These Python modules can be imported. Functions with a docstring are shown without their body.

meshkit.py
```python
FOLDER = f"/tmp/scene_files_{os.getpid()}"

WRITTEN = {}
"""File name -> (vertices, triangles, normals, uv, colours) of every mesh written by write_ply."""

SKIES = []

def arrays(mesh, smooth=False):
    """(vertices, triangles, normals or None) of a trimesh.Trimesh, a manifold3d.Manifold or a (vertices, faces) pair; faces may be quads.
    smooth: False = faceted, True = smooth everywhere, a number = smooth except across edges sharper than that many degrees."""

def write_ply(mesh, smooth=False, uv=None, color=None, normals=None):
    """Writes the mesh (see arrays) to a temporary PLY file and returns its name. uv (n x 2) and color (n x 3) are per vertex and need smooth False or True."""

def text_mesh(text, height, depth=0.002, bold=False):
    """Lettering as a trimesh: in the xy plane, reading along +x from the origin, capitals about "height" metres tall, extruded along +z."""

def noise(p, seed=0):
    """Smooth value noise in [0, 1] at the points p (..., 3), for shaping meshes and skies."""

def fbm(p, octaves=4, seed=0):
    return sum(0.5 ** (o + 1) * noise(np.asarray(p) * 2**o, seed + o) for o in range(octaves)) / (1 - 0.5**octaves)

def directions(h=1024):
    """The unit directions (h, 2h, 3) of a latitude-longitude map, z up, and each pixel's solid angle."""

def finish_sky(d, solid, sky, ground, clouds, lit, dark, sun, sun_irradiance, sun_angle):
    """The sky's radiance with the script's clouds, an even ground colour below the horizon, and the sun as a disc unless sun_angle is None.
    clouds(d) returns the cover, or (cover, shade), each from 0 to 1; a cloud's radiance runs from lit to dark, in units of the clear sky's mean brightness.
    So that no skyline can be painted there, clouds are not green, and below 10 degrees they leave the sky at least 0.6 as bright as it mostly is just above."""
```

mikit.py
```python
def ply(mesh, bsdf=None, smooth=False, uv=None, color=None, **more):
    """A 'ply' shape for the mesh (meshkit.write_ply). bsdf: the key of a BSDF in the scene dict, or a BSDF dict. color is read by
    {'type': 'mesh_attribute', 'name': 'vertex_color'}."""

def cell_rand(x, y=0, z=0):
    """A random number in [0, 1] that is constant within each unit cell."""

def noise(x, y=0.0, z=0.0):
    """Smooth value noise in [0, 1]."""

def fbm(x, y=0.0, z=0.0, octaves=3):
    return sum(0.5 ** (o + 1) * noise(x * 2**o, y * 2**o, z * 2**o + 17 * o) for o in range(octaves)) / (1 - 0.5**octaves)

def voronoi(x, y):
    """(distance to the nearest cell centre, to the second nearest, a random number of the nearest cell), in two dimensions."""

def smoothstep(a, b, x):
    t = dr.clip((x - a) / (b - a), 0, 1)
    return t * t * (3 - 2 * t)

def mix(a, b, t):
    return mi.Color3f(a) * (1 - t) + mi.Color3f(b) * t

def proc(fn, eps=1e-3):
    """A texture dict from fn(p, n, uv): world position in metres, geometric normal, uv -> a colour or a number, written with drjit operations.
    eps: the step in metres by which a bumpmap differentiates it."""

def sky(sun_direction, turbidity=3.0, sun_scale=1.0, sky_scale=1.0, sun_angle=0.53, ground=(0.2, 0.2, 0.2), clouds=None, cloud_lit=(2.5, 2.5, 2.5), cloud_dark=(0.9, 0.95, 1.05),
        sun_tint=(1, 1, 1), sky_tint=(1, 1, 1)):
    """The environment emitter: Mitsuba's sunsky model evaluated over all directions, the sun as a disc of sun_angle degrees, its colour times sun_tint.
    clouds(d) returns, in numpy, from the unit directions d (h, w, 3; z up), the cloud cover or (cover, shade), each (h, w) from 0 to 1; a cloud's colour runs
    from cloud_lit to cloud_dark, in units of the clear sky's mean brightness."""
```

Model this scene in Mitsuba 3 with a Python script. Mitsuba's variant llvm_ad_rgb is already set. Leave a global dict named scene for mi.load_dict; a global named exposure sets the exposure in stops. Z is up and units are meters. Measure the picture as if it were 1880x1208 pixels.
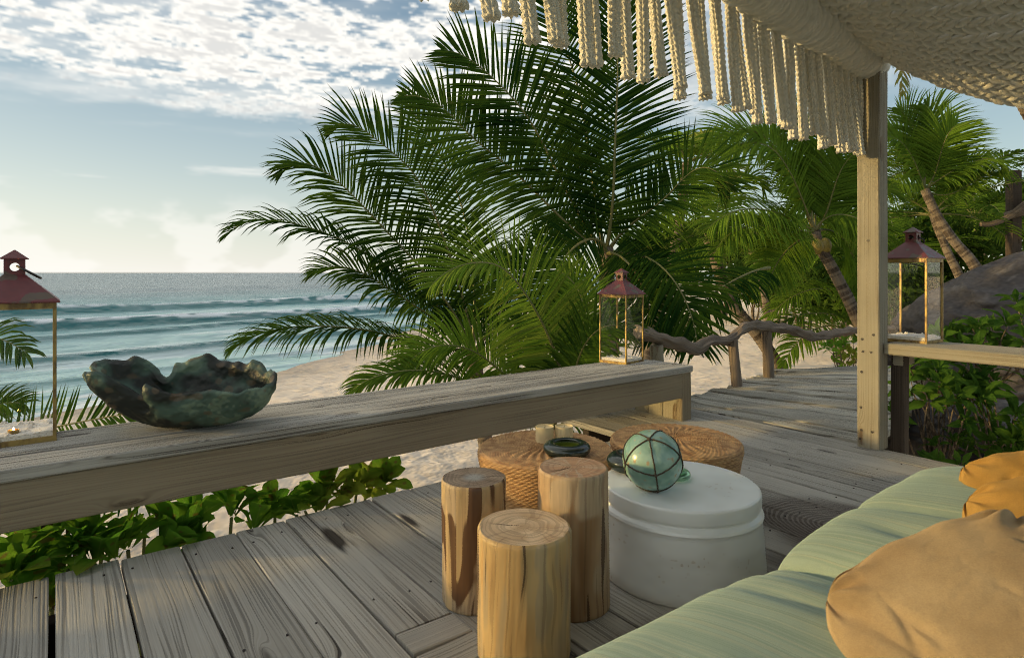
import math, random
import numpy as np
import trimesh
import mitsuba as mi
import drjit as dr
import mikit, meshkit
from mikit import noise, fbm, voronoi, cell_rand, smoothstep, mix, proc

# ---------------------------------------------------------------- camera, sky, exposure
T = mi.ScalarTransform4f
FOC, CX, HY, EYE = 1111.0, 940.0, 501.0, 1.2          # focal length in px of a 1880 px wide frame, horizon row, eye height
FW = np.array([0.6056, 0.7957, 0.0])                  # the way the camera looks (x runs along the bench, y out to sea)
RT = np.array([0.7957, -0.6056, 0.0])
scene, labels = {}, {}
scene['camera'] = {
    'type': 'perspective', 'fov': 2 * math.degrees(math.atan(940 / FOC)), 'fov_axis': 'x',
    'near_clip': 0.05, 'far_clip': 20000.0,
    'principal_point_offset_y': (604 - HY) / 1208,
    'to_world': T().look_at(origin=[0, 0, EYE], target=[float(FW[0]), float(FW[1]), EYE], up=[0, 0, 1]),
}


def sky_clouds(d):
    z = np.maximum(d[..., 2], 1e-3)
    lat = d @ RT
    fw = d @ FW
    el = np.degrees(np.arcsin(np.clip(d[..., 2], -1, 1)))
    az = np.degrees(np.arctan2(lat, fw))                     # degrees right of the view
    px, py = lat / z, fw / z
    F = lambda x, y, o, s: meshkit.fbm(np.stack([x, y, x * 0 + s * 1.7], -1), o, s)
    # a sheet of small broken puffs, drawn out sideways
    a, b = px * 0.90 + py * 0.43, -px * 0.43 + py * 0.90
    wx, wy = F(a * 4, b * 4, 3, 5) - 0.5, F(a * 4, b * 4, 3, 6) - 0.5
    n1 = F(a * 10 + wx * 2.2, b * 13 + wy * 2.2, 3, 11)
    n2 = F(a * 1.6, b * 2.2, 3, 23)
    n3 = F(a * 26 + wx * 3, b * 32 + wy * 3, 3, 29)
    edge = np.hypot(px, py) - (4.10 + 1.3 * (F(a * .9, b * 1.4, 4, 8) - .5) + .5 * (n1 - .5))
    sm = lambda lo, hi, x: np.clip((x - lo) / (hi - lo), 0, 1) ** 2 * (3 - 2 * np.clip((x - lo) / (hi - lo), 0, 1))
    sheet = sm(0.0, 0.35, -edge)
    thick = 0.10 + 0.90 * sm(26, 2, az)                      # thins out into blue towards the right
    den = n1 * 0.62 + n3 * 0.38 + 0.36 * (n2 - 0.5)
    cov = sm(0.40, 0.545, den) * sheet * thick
    shade = 0.55 * sm(0.52, 0.68, den)
    # thin veils on the right, wisps in the clear band and soft heaps close to the horizon
    veil = sm(0.42, 0.75, F(px * 1.3, py * 3.2, 5, 31)) * 0.45 * np.clip(1 - edge, 0, 1) + 0.04
    wisp = sm(0.60, 0.72, F(az * .11, el * .8, 5, 41)) * np.clip((el - 3) / 3, 0, 1) * np.clip((12.5 - el) / 3, 0, 1) * 0.5
    cum = sm(0.50, 0.60, F(az * .22, el * .42, 5, 57) + 0.02 * (4.0 - el)) * np.clip((7.0 - el) / 3, 0, 1) * sm(4, -14, az) * 0.5
    low = np.exp(-np.maximum(el, 0) / 6.5) * (0.40 + 0.45 * sm(25, -40, az))
    cover = 1 - (1 - cov) * (1 - veil) * (1 - wisp) * (1 - cum) * (1 - low)
    return cover, np.where(cov > 0.05, shade, 0.1)


SUN_AZ, SUN_EL = 95.0, 9.0                                   # degrees left of the view, above the horizon
_s = math.radians(SUN_AZ)
_sd = math.cos(_s) * FW - math.sin(_s) * RT
SUN = _sd * math.cos(math.radians(SUN_EL)) + np.array([0, 0, math.sin(math.radians(SUN_EL))])
scene['sky_light'] = mikit.sky(SUN.tolist(), turbidity=3.0, sun_scale=1.1, sky_scale=1.5, sun_angle=2.5, clouds=sky_clouds,
                               cloud_lit=(3.7, 3.6, 3.35), cloud_dark=(1.75, 1.8, 1.85), ground=(0.22, 0.22, 0.2), sun_tint=(0.80, 0.95, 1.12), sky_tint=(0.91, 0.995, 1.08))
exposure = 2.08

# ---------------------------------------------------------------- helpers
rng = np.random.default_rng(7)
random.seed(7)
_used = {}


def K(name):
    n = _used.get(name, 0)
    _used[name] = n + 1
    return name if n == 0 else f'{name}_{n:03d}'


def W(px, py, d):
    """the point at depth d on the sight line of a photo pixel (for planning sizes and places)"""
    return np.array([0, 0, EYE]) + d * (FW + (px - CX) / FOC * RT + np.array([0, 0, (HY - py) / FOC]))


def G(px, py, z):
    return W(px, py, (EYE - z) * FOC / (py - HY))


def C(lat, d, z=0.0):
    return FW * d + RT * lat + np.array([0, 0, z])


def nrm(v):
    v = np.asarray(v, float)
    return v / np.maximum(np.linalg.norm(v, axis=-1, keepdims=True), 1e-12)


def lab(key, label=None, cat=None, group=None, kind=None):
    d = labels.setdefault(key, {})
    for k, v in (('label', label), ('category', cat), ('group', group), ('kind', kind)):
        if v:
            d[k] = v
    return key


def thing(name, label, cat, group=None):
    return lab(K(name), label, cat, group)


def part(parent, name, mesh, mat, smooth=False, uv=None, m=None, label=None, kind=None):
    """one entry of the scene: a part (parent given) or a whole thing"""
    key = K(f'{parent}__{name}') if parent else name
    if isinstance(mesh, dict):
        e = dict(mesh)
    else:
        e = mikit.ply(mesh, mat, smooth=smooth, uv=uv)
    if m is not None:
        e['to_world'] = m
    scene[key] = e
    if label or kind:
        lab(key, label, None, None, kind)
    return key


def M4(o, x, y, z):
    m = np.eye(4)
    m[:3, 0], m[:3, 1], m[:3, 2], m[:3, 3] = x, y, z, o
    return T(m.tolist())


def frame(o, fwd, up=(0, 0, 1), s=1.0):
    f = nrm(fwd)
    l = np.cross(up, f)
    if np.linalg.norm(l) < 1e-6:
        l = np.array([0, 1, 0.])
    l = nrm(l)
    return M4(o, f * s, l * s, np.cross(f, l) * s)


def join(ms):
    vs, fs, us, at = [], [], [], 0
    for m in ms:
        vs.append(m[0]); fs.append(np.asarray(m[1]) + at); at += len(m[0])
        if len(m) > 2:
            us.append(m[2])
    return (np.vstack(vs), np.vstack(fs)) + ((np.vstack(us),) if us else ())


def tm(m):
    return (np.array(m.vertices), np.array(m.faces))


def move(m, o=(0, 0, 0), rz=0.0, s=1.0):
    v = np.asarray(m[0]) * s
    c, k = math.cos(rz), math.sin(rz)
    v = v @ np.array([[c, -k, 0], [k, c, 0], [0, 0, 1]]).T + np.asarray(o)
    return (v,) + tuple(m[1:])


def box(x0, x1, y0, y1, z0, z1, b=0.003):
    """a box with chamfered edges"""
    import manifold3d as m3
    pts = []
    for sx, X in ((1, x0), (-1, x1)):
        for sy, Y in ((1, y0), (-1, y1)):
            for sz, Z in ((1, z0), (-1, z1)):
                pts += [(X + sx * b, Y + sy * b, Z), (X + sx * b, Y, Z + sz * b), (X, Y + sy * b, Z + sz * b)]
    h = trimesh.convex.convex_hull(np.array(pts))
    return tm(h)


_plank_id = [0]


def plank(w, l, t, n=2, bev=0.006, wob=0.002, idx=None, split=True):
    """a board along +y, top at z = 0, with worn edges; uv in metres, offset per board so that no two show the same grain"""
    _plank_id[0] += 1
    k = _plank_id[0] if idx is None else idx
    h = w / 2
    sec = np.array([(-h + bev, 0), (h - bev, 0), (h, -bev), (h, -t + bev), (h - bev, -t), (-h + bev, -t), (-h, -t + bev), (-h, -bev)])
    ys = np.linspace(0, l, n + 1)
    rings = []
    for i, y in enumerate(ys):
        s = sec.copy()
        s[:, 0] += rng.normal(0, wob)
        s[:, 1] += rng.normal(0, wob * 0.6)
        s[:, 0] *= 1 + rng.normal(0, wob * 2)
        rings.append(np.column_stack([s[:, 0], np.full(8, y), s[:, 1]]))
    V, F, U, at = [], [], [], 0
    u0 = 7.0 * k
    for j in range(8):
        j2 = (j + 1) % 8
        for i in range(n + 1):
            for q in (j, j2):
                p = rings[i][q]
                V.append(p)
                flat = j in (0, 4)
                uu = p[0] if flat else (np.sign(p[0]) * (h - p[2]))
                U.append((u0 + uu, p[1] + 0.37 * (j if not flat else 0)))
        for i in range(n):
            a = at + 2 * i
            F += [(a, a + 1, a + 3), (a, a + 3, a + 2)]
        at += 2 * (n + 1)
    for end, i in ((0, 0), (1, n)):
        for q in range(8):
            V.append(rings[i][q]); U.append((u0 + rings[i][q][0], rings[i][q][2] * 0.2))
        for q in range(1, 7):
            F.append((at, at + q, at + q + 1) if end == 0 else (at, at + q + 1, at + q))
        at += 8
    V, F = np.array(V), np.array(F)
    c = V.mean(0)
    fn = np.cross(V[F[:, 1]] - V[F[:, 0]], V[F[:, 2]] - V[F[:, 0]])
    bad = ((V[F].mean(1) - c) * fn)[:, [0, 2]].sum(1) < 0
    endf = np.arange(len(F)) >= len(F) - 12
    bad2 = ((V[F].mean(1) - c) * fn)[:, 1] < 0
    flip = np.where(endf, bad2, bad)
    F[flip] = F[flip][:, ::-1]
    return V, F, np.array(U)


def grid_faces(n, m, wrap=False):
    """faces of an n x m vertex grid (m wraps if asked)"""
    i, j = np.meshgrid(np.arange(n - 1), np.arange(m if wrap else m - 1), indexing='ij')
    j2 = (j + 1) % m
    a, b, c, d = i * m + j, i * m + j2, (i + 1) * m + j2, (i + 1) * m + j
    return np.vstack([np.stack([a, b, c], -1).reshape(-1, 3), np.stack([a, c, d], -1).reshape(-1, 3)])


def spline(P, n, t=None):
    from scipy.interpolate import CubicSpline, PchipInterpolator
    P = np.asarray(P, float)
    k = np.concatenate([[0], np.cumsum(np.linalg.norm(np.diff(P, axis=0), axis=1))])
    k /= k[-1]
    s = np.linspace(0, 1, n) if t is None else t
    if len(P) == 2:
        return P[0] + (P[1] - P[0]) * s[:, None]
    return CubicSpline(k, P, axis=0)(s)


def frames_along(P):
    t = nrm(np.gradient(P, axis=0))
    ref = np.array([0, 0, 1.0]) if abs(t[0, 2]) < 0.9 else np.array([1.0, 0, 0])
    s = np.zeros_like(P)
    cur = nrm(np.cross(t[0], ref))
    for i in range(len(P)):
        cur = nrm(cur - t[i] * (cur @ t[i]))
        s[i] = cur
    return t, s, np.cross(t, s)


def tube(P, r, k=8, cap=True, uv=True, disp=None):
    """a tube along the points; r a number or one per point; disp(theta, length) adds to the radius"""
    P = np.asarray(P, float)
    n = len(P)
    r = np.broadcast_to(np.asarray(r, float), (n,))
    t, s, b = frames_along(P)
    th = np.arange(k + 1) / k * 2 * np.pi
    L = np.concatenate([[0], np.cumsum(np.linalg.norm(np.diff(P, axis=0), axis=1))])
    R = np.repeat(r[:, None], k + 1, 1)
    if disp is not None:
        R = R + disp(np.broadcast_to(th, R.shape), np.broadcast_to(L[:, None], R.shape))
        R[:, -1] = R[:, 0]
    V = P[:, None] + R[..., None] * (np.cos(th)[None, :, None] * s[:, None] + np.sin(th)[None, :, None] * b[:, None])
    U = np.stack([np.broadcast_to(th * r.mean(), (n, k + 1)), np.broadcast_to(L[:, None], (n, k + 1))], -1)
    F = grid_faces(n, k + 1)[:, ::-1]
    V, U = V.reshape(-1, 3), U.reshape(-1, 2)
    if cap:
        for i, flip in ((0, False), (n - 1, True)):
            a = len(V)
            V = np.vstack([V, [P[i]], V[i * (k + 1):(i + 1) * (k + 1)]])
            U = np.vstack([U, [[0, L[i]]], U[i * (k + 1):(i + 1) * (k + 1)]])
            q = np.arange(k)
            f = np.stack([np.full(k, a), a + 1 + q, a + 2 + q], 1)
            F = np.vstack([F, f[:, ::-1] if flip else f])
    F = F[:, ::-1]
    return V, F, U


def lathe(prof, k=48, disp=None):
    """revolve (r, z) points about z; uv = (angle 0..1, length along the profile)"""
    prof = np.asarray(prof, float)
    th = np.arange(k + 1) / k * 2 * np.pi
    L = np.concatenate([[0], np.cumsum(np.linalg.norm(np.diff(prof, axis=0), axis=1))])
    V = np.stack([prof[:, 0:1] * np.cos(th), prof[:, 0:1] * np.sin(th), np.repeat(prof[:, 1:2], k + 1, 1)], -1)
    U = np.stack([np.broadcast_to(th / (2 * np.pi), V.shape[:2]), np.broadcast_to(L[:, None], V.shape[:2])], -1)
    return V.reshape(-1, 3), grid_faces(len(prof), k + 1), U.reshape(-1, 2)


# ---------------------------------------------------------------- materials
def rgb(*c):
    return {'type': 'rgb', 'value': list(c)}


def two(b):
    return {'type': 'twosided', 'bsdf': b}


def wood_fields(u, v, scale=1.0):
    k = dr.floor((u + 3.5) / 7.0)
    rnd = cell_rand(k, 3.0, 1.0)
    x = u - k * 7.0
    vv = v + 11.3 * rnd + 5.0
    xs = x + rnd * 3.1
    d1, d2, w = voronoi(xs * 5.0, vv * 1.05)
    knot = dr.exp(-d1 * d1 * 60.0) * dr.select(w > 0.45, 1.0, 0.0)
    flow = 0.024 * (noise(xs * 7.0, vv * 0.9, k) - 0.5) + 0.012 * (noise(xs * 20.0, vv * 2.6, k) - 0.5) + 0.05 * knot
    g = xs + flow
    rings = noise(g * 150.0 * scale, vv * 0.6, 2.0)
    fine = noise(g * 330.0 * scale, vv * 3.0, 5.0)
    groove = smoothstep(0.50, 0.88, noise(g * 260.0 * scale, vv * 1.6, 9.0) * (0.75 + 0.5 * noise(xs * 14.0, vv * 2.2, 31.0)))
    crack = smoothstep(0.80, 0.90, noise(g * 75.0, vv * 0.7, 21.0)) * smoothstep(0.50, 0.75, noise(xs * 9.0, vv * 1.4, 4.0))
    core = smoothstep(0.55, 0.98, knot)
    return rnd, rings, fine, groove, crack, core


def wood(name, pale, mid, dark, groove_amt=0.55, stain=None, rough=0.82, bump=0.0016, tone=0.30):
    def col(p, n, uv):
        rnd, rings, fine, groove, crack, core = wood_fields(uv[0], uv[1])
        c = mix(pale, mid, dr.clip(0.25 * rings + 0.45 * fine + 0.5 * noise(p.x * 2.3, p.y * 2.3, p.z * 5.0 + 3.0) - 0.15, 0, 1))
        c = c * (1.0 - tone * 0.5 + tone * rnd)
        c = mix(c, dark, dr.clip(groove_amt * groove + 0.85 * crack + 0.6 * core, 0, 1))
        if stain is not None:
            c = stain(c, p)
        return c

    def hgt(p, n, uv):
        rnd, rings, fine, groove, crack, core = wood_fields(uv[0], uv[1])
        return 0.5 + 0.35 * rings - 0.7 * groove - 1.2 * crack + 0.18 * fine - 0.5 * core

    b = {'type': 'principled', 'base_color': proc(col), 'roughness': rough, 'specular': 0.25}
    scene[name] = two({'type': 'bumpmap', 'arbitrary': proc(hgt, 0.0012), 'scale': bump, 'bsdf': b}) if bump else two(b)


def deck_stain(c, p):
    n = noise(p.x * 9.0, p.y * 3.0, 1.0)
    n2 = noise(p.x * 40.0, p.y * 6.0, 2.0)
    # two dark scorch-like stains near the sea edge
    e = dr.exp(-(dr.square((p.x - 1.03) / 0.055) + dr.square((p.y - 2.66) / 0.17))) + 0.8 * dr.exp(-(dr.square((p.x - 1.38) / 0.025) + dr.square((p.y - 2.62) / 0.16)))
    c = mix(c, (0.018, 0.015, 0.013), dr.clip(smoothstep(0.25, 0.75, e * (0.55 + 0.9 * n2)), 0, 0.93))
    # reddish wet boards close to the day bed
    w = smoothstep(0.35, 1.1, dr.exp(-(dr.square((p.x - 2.75) / 0.75) + dr.square((p.y - 1.18) / 0.36))) * (0.75 + 0.7 * n)) + 0.75 * smoothstep(0.25, 0.8, dr.exp(-(dr.square((p.x - 1.55) / 0.4) + dr.square((p.y - 1.15) / 0.3))))
    c = mix(c, (0.050, 0.030, 0.022), dr.clip(w * (0.45 + 0.5 * n2), 0, 0.85))
    # growth rings of a great flat-sawn board
    r = dr.sqrt(dr.square((p.x - 2.97) * 1.0) + dr.square((p.y - 1.32) * 0.8)) + 0.02 * noise(p.x * 12.0, p.y * 12.0)
    ring = smoothstep(0.45, 0.8, 0.5 + 0.5 * dr.sin(r * 330.0))
    inn = smoothstep(0.40, 0.28, r)
    return mix(c, mix((0.06, 0.045, 0.036), (0.20, 0.175, 0.155), ring * (0.4 + 0.6 * n2)), inn * 0.75)


wood('deck_wood', (0.385, 0.372, 0.33), (0.245, 0.235, 0.205), (0.06, 0.054, 0.047), 0.50, stain=deck_stain, bump=0.0022)
wood('walk_wood', (0.44, 0.42, 0.35), (0.22, 0.21, 0.175), (0.05, 0.042, 0.035), 0.75, bump=0.0025, tone=0.5)
wood('bench_wood', (0.325, 0.268, 0.182), (0.215, 0.172, 0.113), (0.08, 0.055, 0.032), 0.35, bump=0.0010, tone=0.22)
wood('bench_top_wood', (0.46, 0.445, 0.395), (0.25, 0.23, 0.195), (0.05, 0.04, 0.03), 0.75, bump=0.0018, tone=0.35)
wood('post_wood', (0.36, 0.328, 0.25), (0.245, 0.22, 0.16), (0.15, 0.105, 0.06), 0.45, bump=0.0012, tone=0.1)
wood('dark_wood', (0.10, 0.075, 0.055), (0.065, 0.05, 0.038), (0.02, 0.016, 0.013), 0.6, bump=0.0012)
wood('drift_wood', (0.28, 0.225, 0.17), (0.17, 0.13, 0.098), (0.05, 0.038, 0.03), 0.6, bump=0.003)


def log_col(p, n, uv):
    # u in metres round the log + 7 k, v up
    u, v = uv[0], uv[1]
    k = dr.floor((u + 3.5) / 7.0)
    x = u - 7.0 * k + 0.02 * (noise(u * 6.0, v * 2.5) - 0.5)
    wv = 0.05 * (noise(x * 22.0, v * 9.0, 6.0) - 0.5)
    big = noise((x + wv) * 19.0, v * 7.0 + 3.0 * wv, k)
    big2 = noise((x + wv) * 34.0, v * 5.0, k + 4.0)
    fine = noise(x * 150.0, v * 6.0, 3.0)
    line = smoothstep(0.68, 0.84, noise((x + 0.4 * wv) * 120.0, v * 4.0, 8.0))
    crack = smoothstep(0.84, 0.90, noise((x + 0.3 * wv) * 48.0, v * 3.2, 11.0))
    yellow = mix((0.50, 0.36, 0.17), (0.36, 0.22, 0.085), dr.clip(0.9 * big + 0.5 * fine - 0.2, 0, 1))
    yellow = mix(yellow, (0.33, 0.26, 0.16), smoothstep(0.55, 0.8, big2) * 0.7)
    tan = mix((0.42, 0.29, 0.165), (0.24, 0.135, 0.06), dr.clip(1.3 * big2 + 0.4 * fine - 0.35, 0, 1))
    tan = mix(tan, (0.45, 0.36, 0.24), smoothstep(0.52, 0.7, big) * 0.6)
    brown = mix((0.36, 0.27, 0.17), (0.095, 0.048, 0.022), smoothstep(0.44, 0.53, big + 0.18 * (big2 - 0.5)))
    brown = mix(brown, (0.46, 0.33, 0.17), smoothstep(0.66, 0.74, noise(x * 30.0, v * 4.5, 2.0)) * 0.8)
    kk = k - dr.floor(k / 3.0) * 3.0
    c = dr.select(kk < 0.5, yellow, dr.select(kk < 1.5, tan, brown))
    c = mix(c, (0.07, 0.04, 0.02), dr.clip(0.30 * line + 0.85 * crack, 0, 1))
    return c * (0.85 + 0.25 * fine)


def log_hgt(p, n, uv):
    u, v = uv[0], uv[1]
    x = u + 0.02 * (noise(u * 6.0, v * 2.5) - 0.5)
    return noise(x * 75.0, v * 1.8, 8.0) * -0.6 + 0.4 * noise(x * 150.0, v * 6.0, 3.0) - 2.0 * smoothstep(0.86, 0.93, noise(x * 38.0, v * 1.1, 11.0))


scene['log_side'] = two({'type': 'bumpmap', 'arbitrary': proc(log_hgt, 0.001), 'scale': 0.0016,
                         'bsdf': {'type': 'principled', 'base_color': proc(log_col), 'roughness': 0.5, 'specular': 0.35}})


def end_col(p, n, uv):
    u, v = uv[0], uv[1]
    k = dr.floor((u + 3.5) / 7.0)
    x, y = u - 7.0 * k, v
    r = dr.sqrt(x * x + y * y)
    a = dr.atan2(y, x)
    nx = noise(x * 26.0 + 9.0 * k, y * 26.0, 1.0)
    rw = r + 0.016 * nx
    ring = noise(rw * 160.0, k * 3.0, 1.0)
    ray = smoothstep(0.62, 0.78, noise(a * 9.0 + 2.0 * nx, r * 2.0, k)) * smoothstep(0.0, 0.02, r)
    crack = smoothstep(0.84, 0.90, noise(a * 4.5 + 0.5 * nx, k * 5.0 + 0.3, 3.0)) * smoothstep(0.135, 0.03, r)
    kk = k - dr.floor(k / 3.0) * 3.0
    base = dr.select(kk < 0.5, mix((0.56, 0.42, 0.27), (0.40, 0.27, 0.15), nx), dr.select(kk < 1.5, mix((0.40, 0.24, 0.14), (0.52, 0.38, 0.26), ray), mix((0.26, 0.20, 0.15), (0.17, 0.12, 0.085), nx)))
    c = mix(base, base * 0.62, smoothstep(0.45, 0.75, ring) * 0.55)
    c = dr.select(kk > 1.5, mix(c, (0.27, 0.28, 0.28), smoothstep(0.06, 0.015, r) * 0.8), c)
    return mix(c, (0.06, 0.035, 0.02), dr.clip(crack + 0.22 * ray, 0, 0.9))


scene['log_end'] = two({'type': 'principled', 'base_color': proc(end_col), 'roughness': 0.4, 'specular': 0.4})


# uv[0]: tint of the frond (0 dark, 1 bright, 2 dry), uv[1]: place along the leaflet
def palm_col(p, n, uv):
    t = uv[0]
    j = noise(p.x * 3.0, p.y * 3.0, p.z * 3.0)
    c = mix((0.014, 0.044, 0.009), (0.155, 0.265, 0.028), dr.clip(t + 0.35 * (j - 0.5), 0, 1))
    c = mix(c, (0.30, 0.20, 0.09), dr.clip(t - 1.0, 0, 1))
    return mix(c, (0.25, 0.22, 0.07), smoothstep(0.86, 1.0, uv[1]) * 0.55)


scene['palm_leaf'] = {'type': 'principledthin', 'base_color': proc(palm_col), 'roughness': 0.34, 'diff_trans': 0.7, 'eta': 1.4}


def bush_col(p, n, uv):
    j = noise(p.x * 1.3, p.y * 1.3, p.z * 1.3)
    c = mix((0.022, 0.060, 0.012), (0.12, 0.19, 0.028), dr.clip(uv[0] + 0.4 * (j - 0.5), 0, 1))
    return mix(c, (0.34, 0.30, 0.06), dr.clip(uv[0] - 1.0, 0, 1))


scene['bush_leaf'] = {'type': 'principledthin', 'base_color': proc(bush_col), 'roughness': 0.4, 'diff_trans': 0.7, 'eta': 1.4}


def broad_col(p, n, uv):
    vein = smoothstep(0.06, 0.0, dr.abs(uv[1])) * 0.5
    j = noise(p.x * 9.0, p.y * 9.0, p.z * 9.0)
    k = noise(p.x * 3.1, p.y * 3.1, p.z * 3.1)
    c = mix(mix((0.07, 0.21, 0.02), (0.17, 0.34, 0.035), j), (0.22, 0.28, 0.035), smoothstep(0.55, 0.85, k))
    c = mix(c, (0.22, 0.32, 0.08), vein)
    return mix(c, (0.16, 0.10, 0.04), smoothstep(0.74, 0.82, noise(p.x * 34.0, p.y * 34.0, p.z * 34.0)) * 0.7)


scene['broad_leaf'] = {'type': 'principledthin', 'base_color': proc(broad_col), 'roughness': 0.28, 'diff_trans': 1.25, 'eta': 1.45}
scene['shrub_leaf'] = {'type': 'principledthin', 'base_color': proc(lambda p, n, uv: mix(mix((0.030, 0.085, 0.014), (0.085, 0.17, 0.022), noise(p.x * 5.0, p.y * 5.0, p.z * 5.0)), (0.16, 0.24, 0.05), smoothstep(0.06, 0.0, dr.abs(uv[1])) * 0.4)),
                       'roughness': 0.3, 'diff_trans': 0.8, 'eta': 1.45}
scene['stem_green'] = two({'type': 'principled', 'base_color': rgb(0.13, 0.16, 0.05), 'roughness': 0.6})


def rachis_col(p, n, uv):
    return mix((0.12, 0.145, 0.04), (0.22, 0.19, 0.07), noise(p.x * 2.0, p.y * 2.0, p.z * 2.0))


scene['rachis'] = two({'type': 'principled', 'base_color': proc(rachis_col), 'roughness': 0.5})


def trunk_col(p, n, uv):
    ring = noise(uv[1] * 27.0 + 0.8 * noise(uv[0] * 9.0, uv[1] * 3.0), 2.0, 1.0)
    f = noise(uv[0] * 60.0, uv[1] * 10.0, 3.0)
    c = mix((0.17, 0.135, 0.10), (0.055, 0.040, 0.030), smoothstep(0.35, 0.65, ring))
    return mix(c, (0.30, 0.25, 0.19), 0.35 * f)


scene['trunk_bark'] = two({'type': 'principled', 'base_color': proc(trunk_col), 'roughness': 0.85, 'specular': 0.2})


def rope_col(p, n, uv):
    return mix((0.77, 0.745, 0.655), (0.64, 0.615, 0.53), fbm(p.x * 60.0, p.y * 60.0, p.z * 60.0, 2))


scene['rope'] = two({'type': 'principled', 'base_color': proc(rope_col), 'roughness': 0.85, 'sheen': 0.3, 'specular': 0.2})


def wicker_col(p, n, uv):
    j = noise(p.x * 35.0, p.y * 35.0, p.z * 140.0)
    return mix((0.50, 0.30, 0.125), (0.28, 0.14, 0.05), dr.clip(1.4 * j - 0.2, 0, 1)) * (0.75 + 0.5 * noise(p.x * 7.0, p.y * 7.0, p.z * 7.0))


scene['wicker'] = two({'type': 'principled', 'base_color': proc(wicker_col), 'roughness': 0.5, 'specular': 0.4})


def ceramic_col(p, n, uv):
    s = fbm(p.x * 5.0, p.y * 5.0, p.z * 9.0, 3)
    sp = smoothstep(0.80, 0.86, noise(p.x * 75.0, p.y * 75.0, p.z * 75.0))
    c = mix((0.66, 0.685, 0.665), (0.56, 0.575, 0.55), smoothstep(0.4, 0.75, s))
    c = mix(c, (0.32, 0.22, 0.12), 0.5 * sp * smoothstep(0.5, 0.7, s))
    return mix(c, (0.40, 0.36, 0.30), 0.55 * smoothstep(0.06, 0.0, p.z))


scene['ceramic'] = two({'type': 'principled', 'base_color': proc(ceramic_col), 'roughness': 0.22, 'specular': 0.5, 'clearcoat': 0.8, 'clearcoat_gloss': 0.9})


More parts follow.
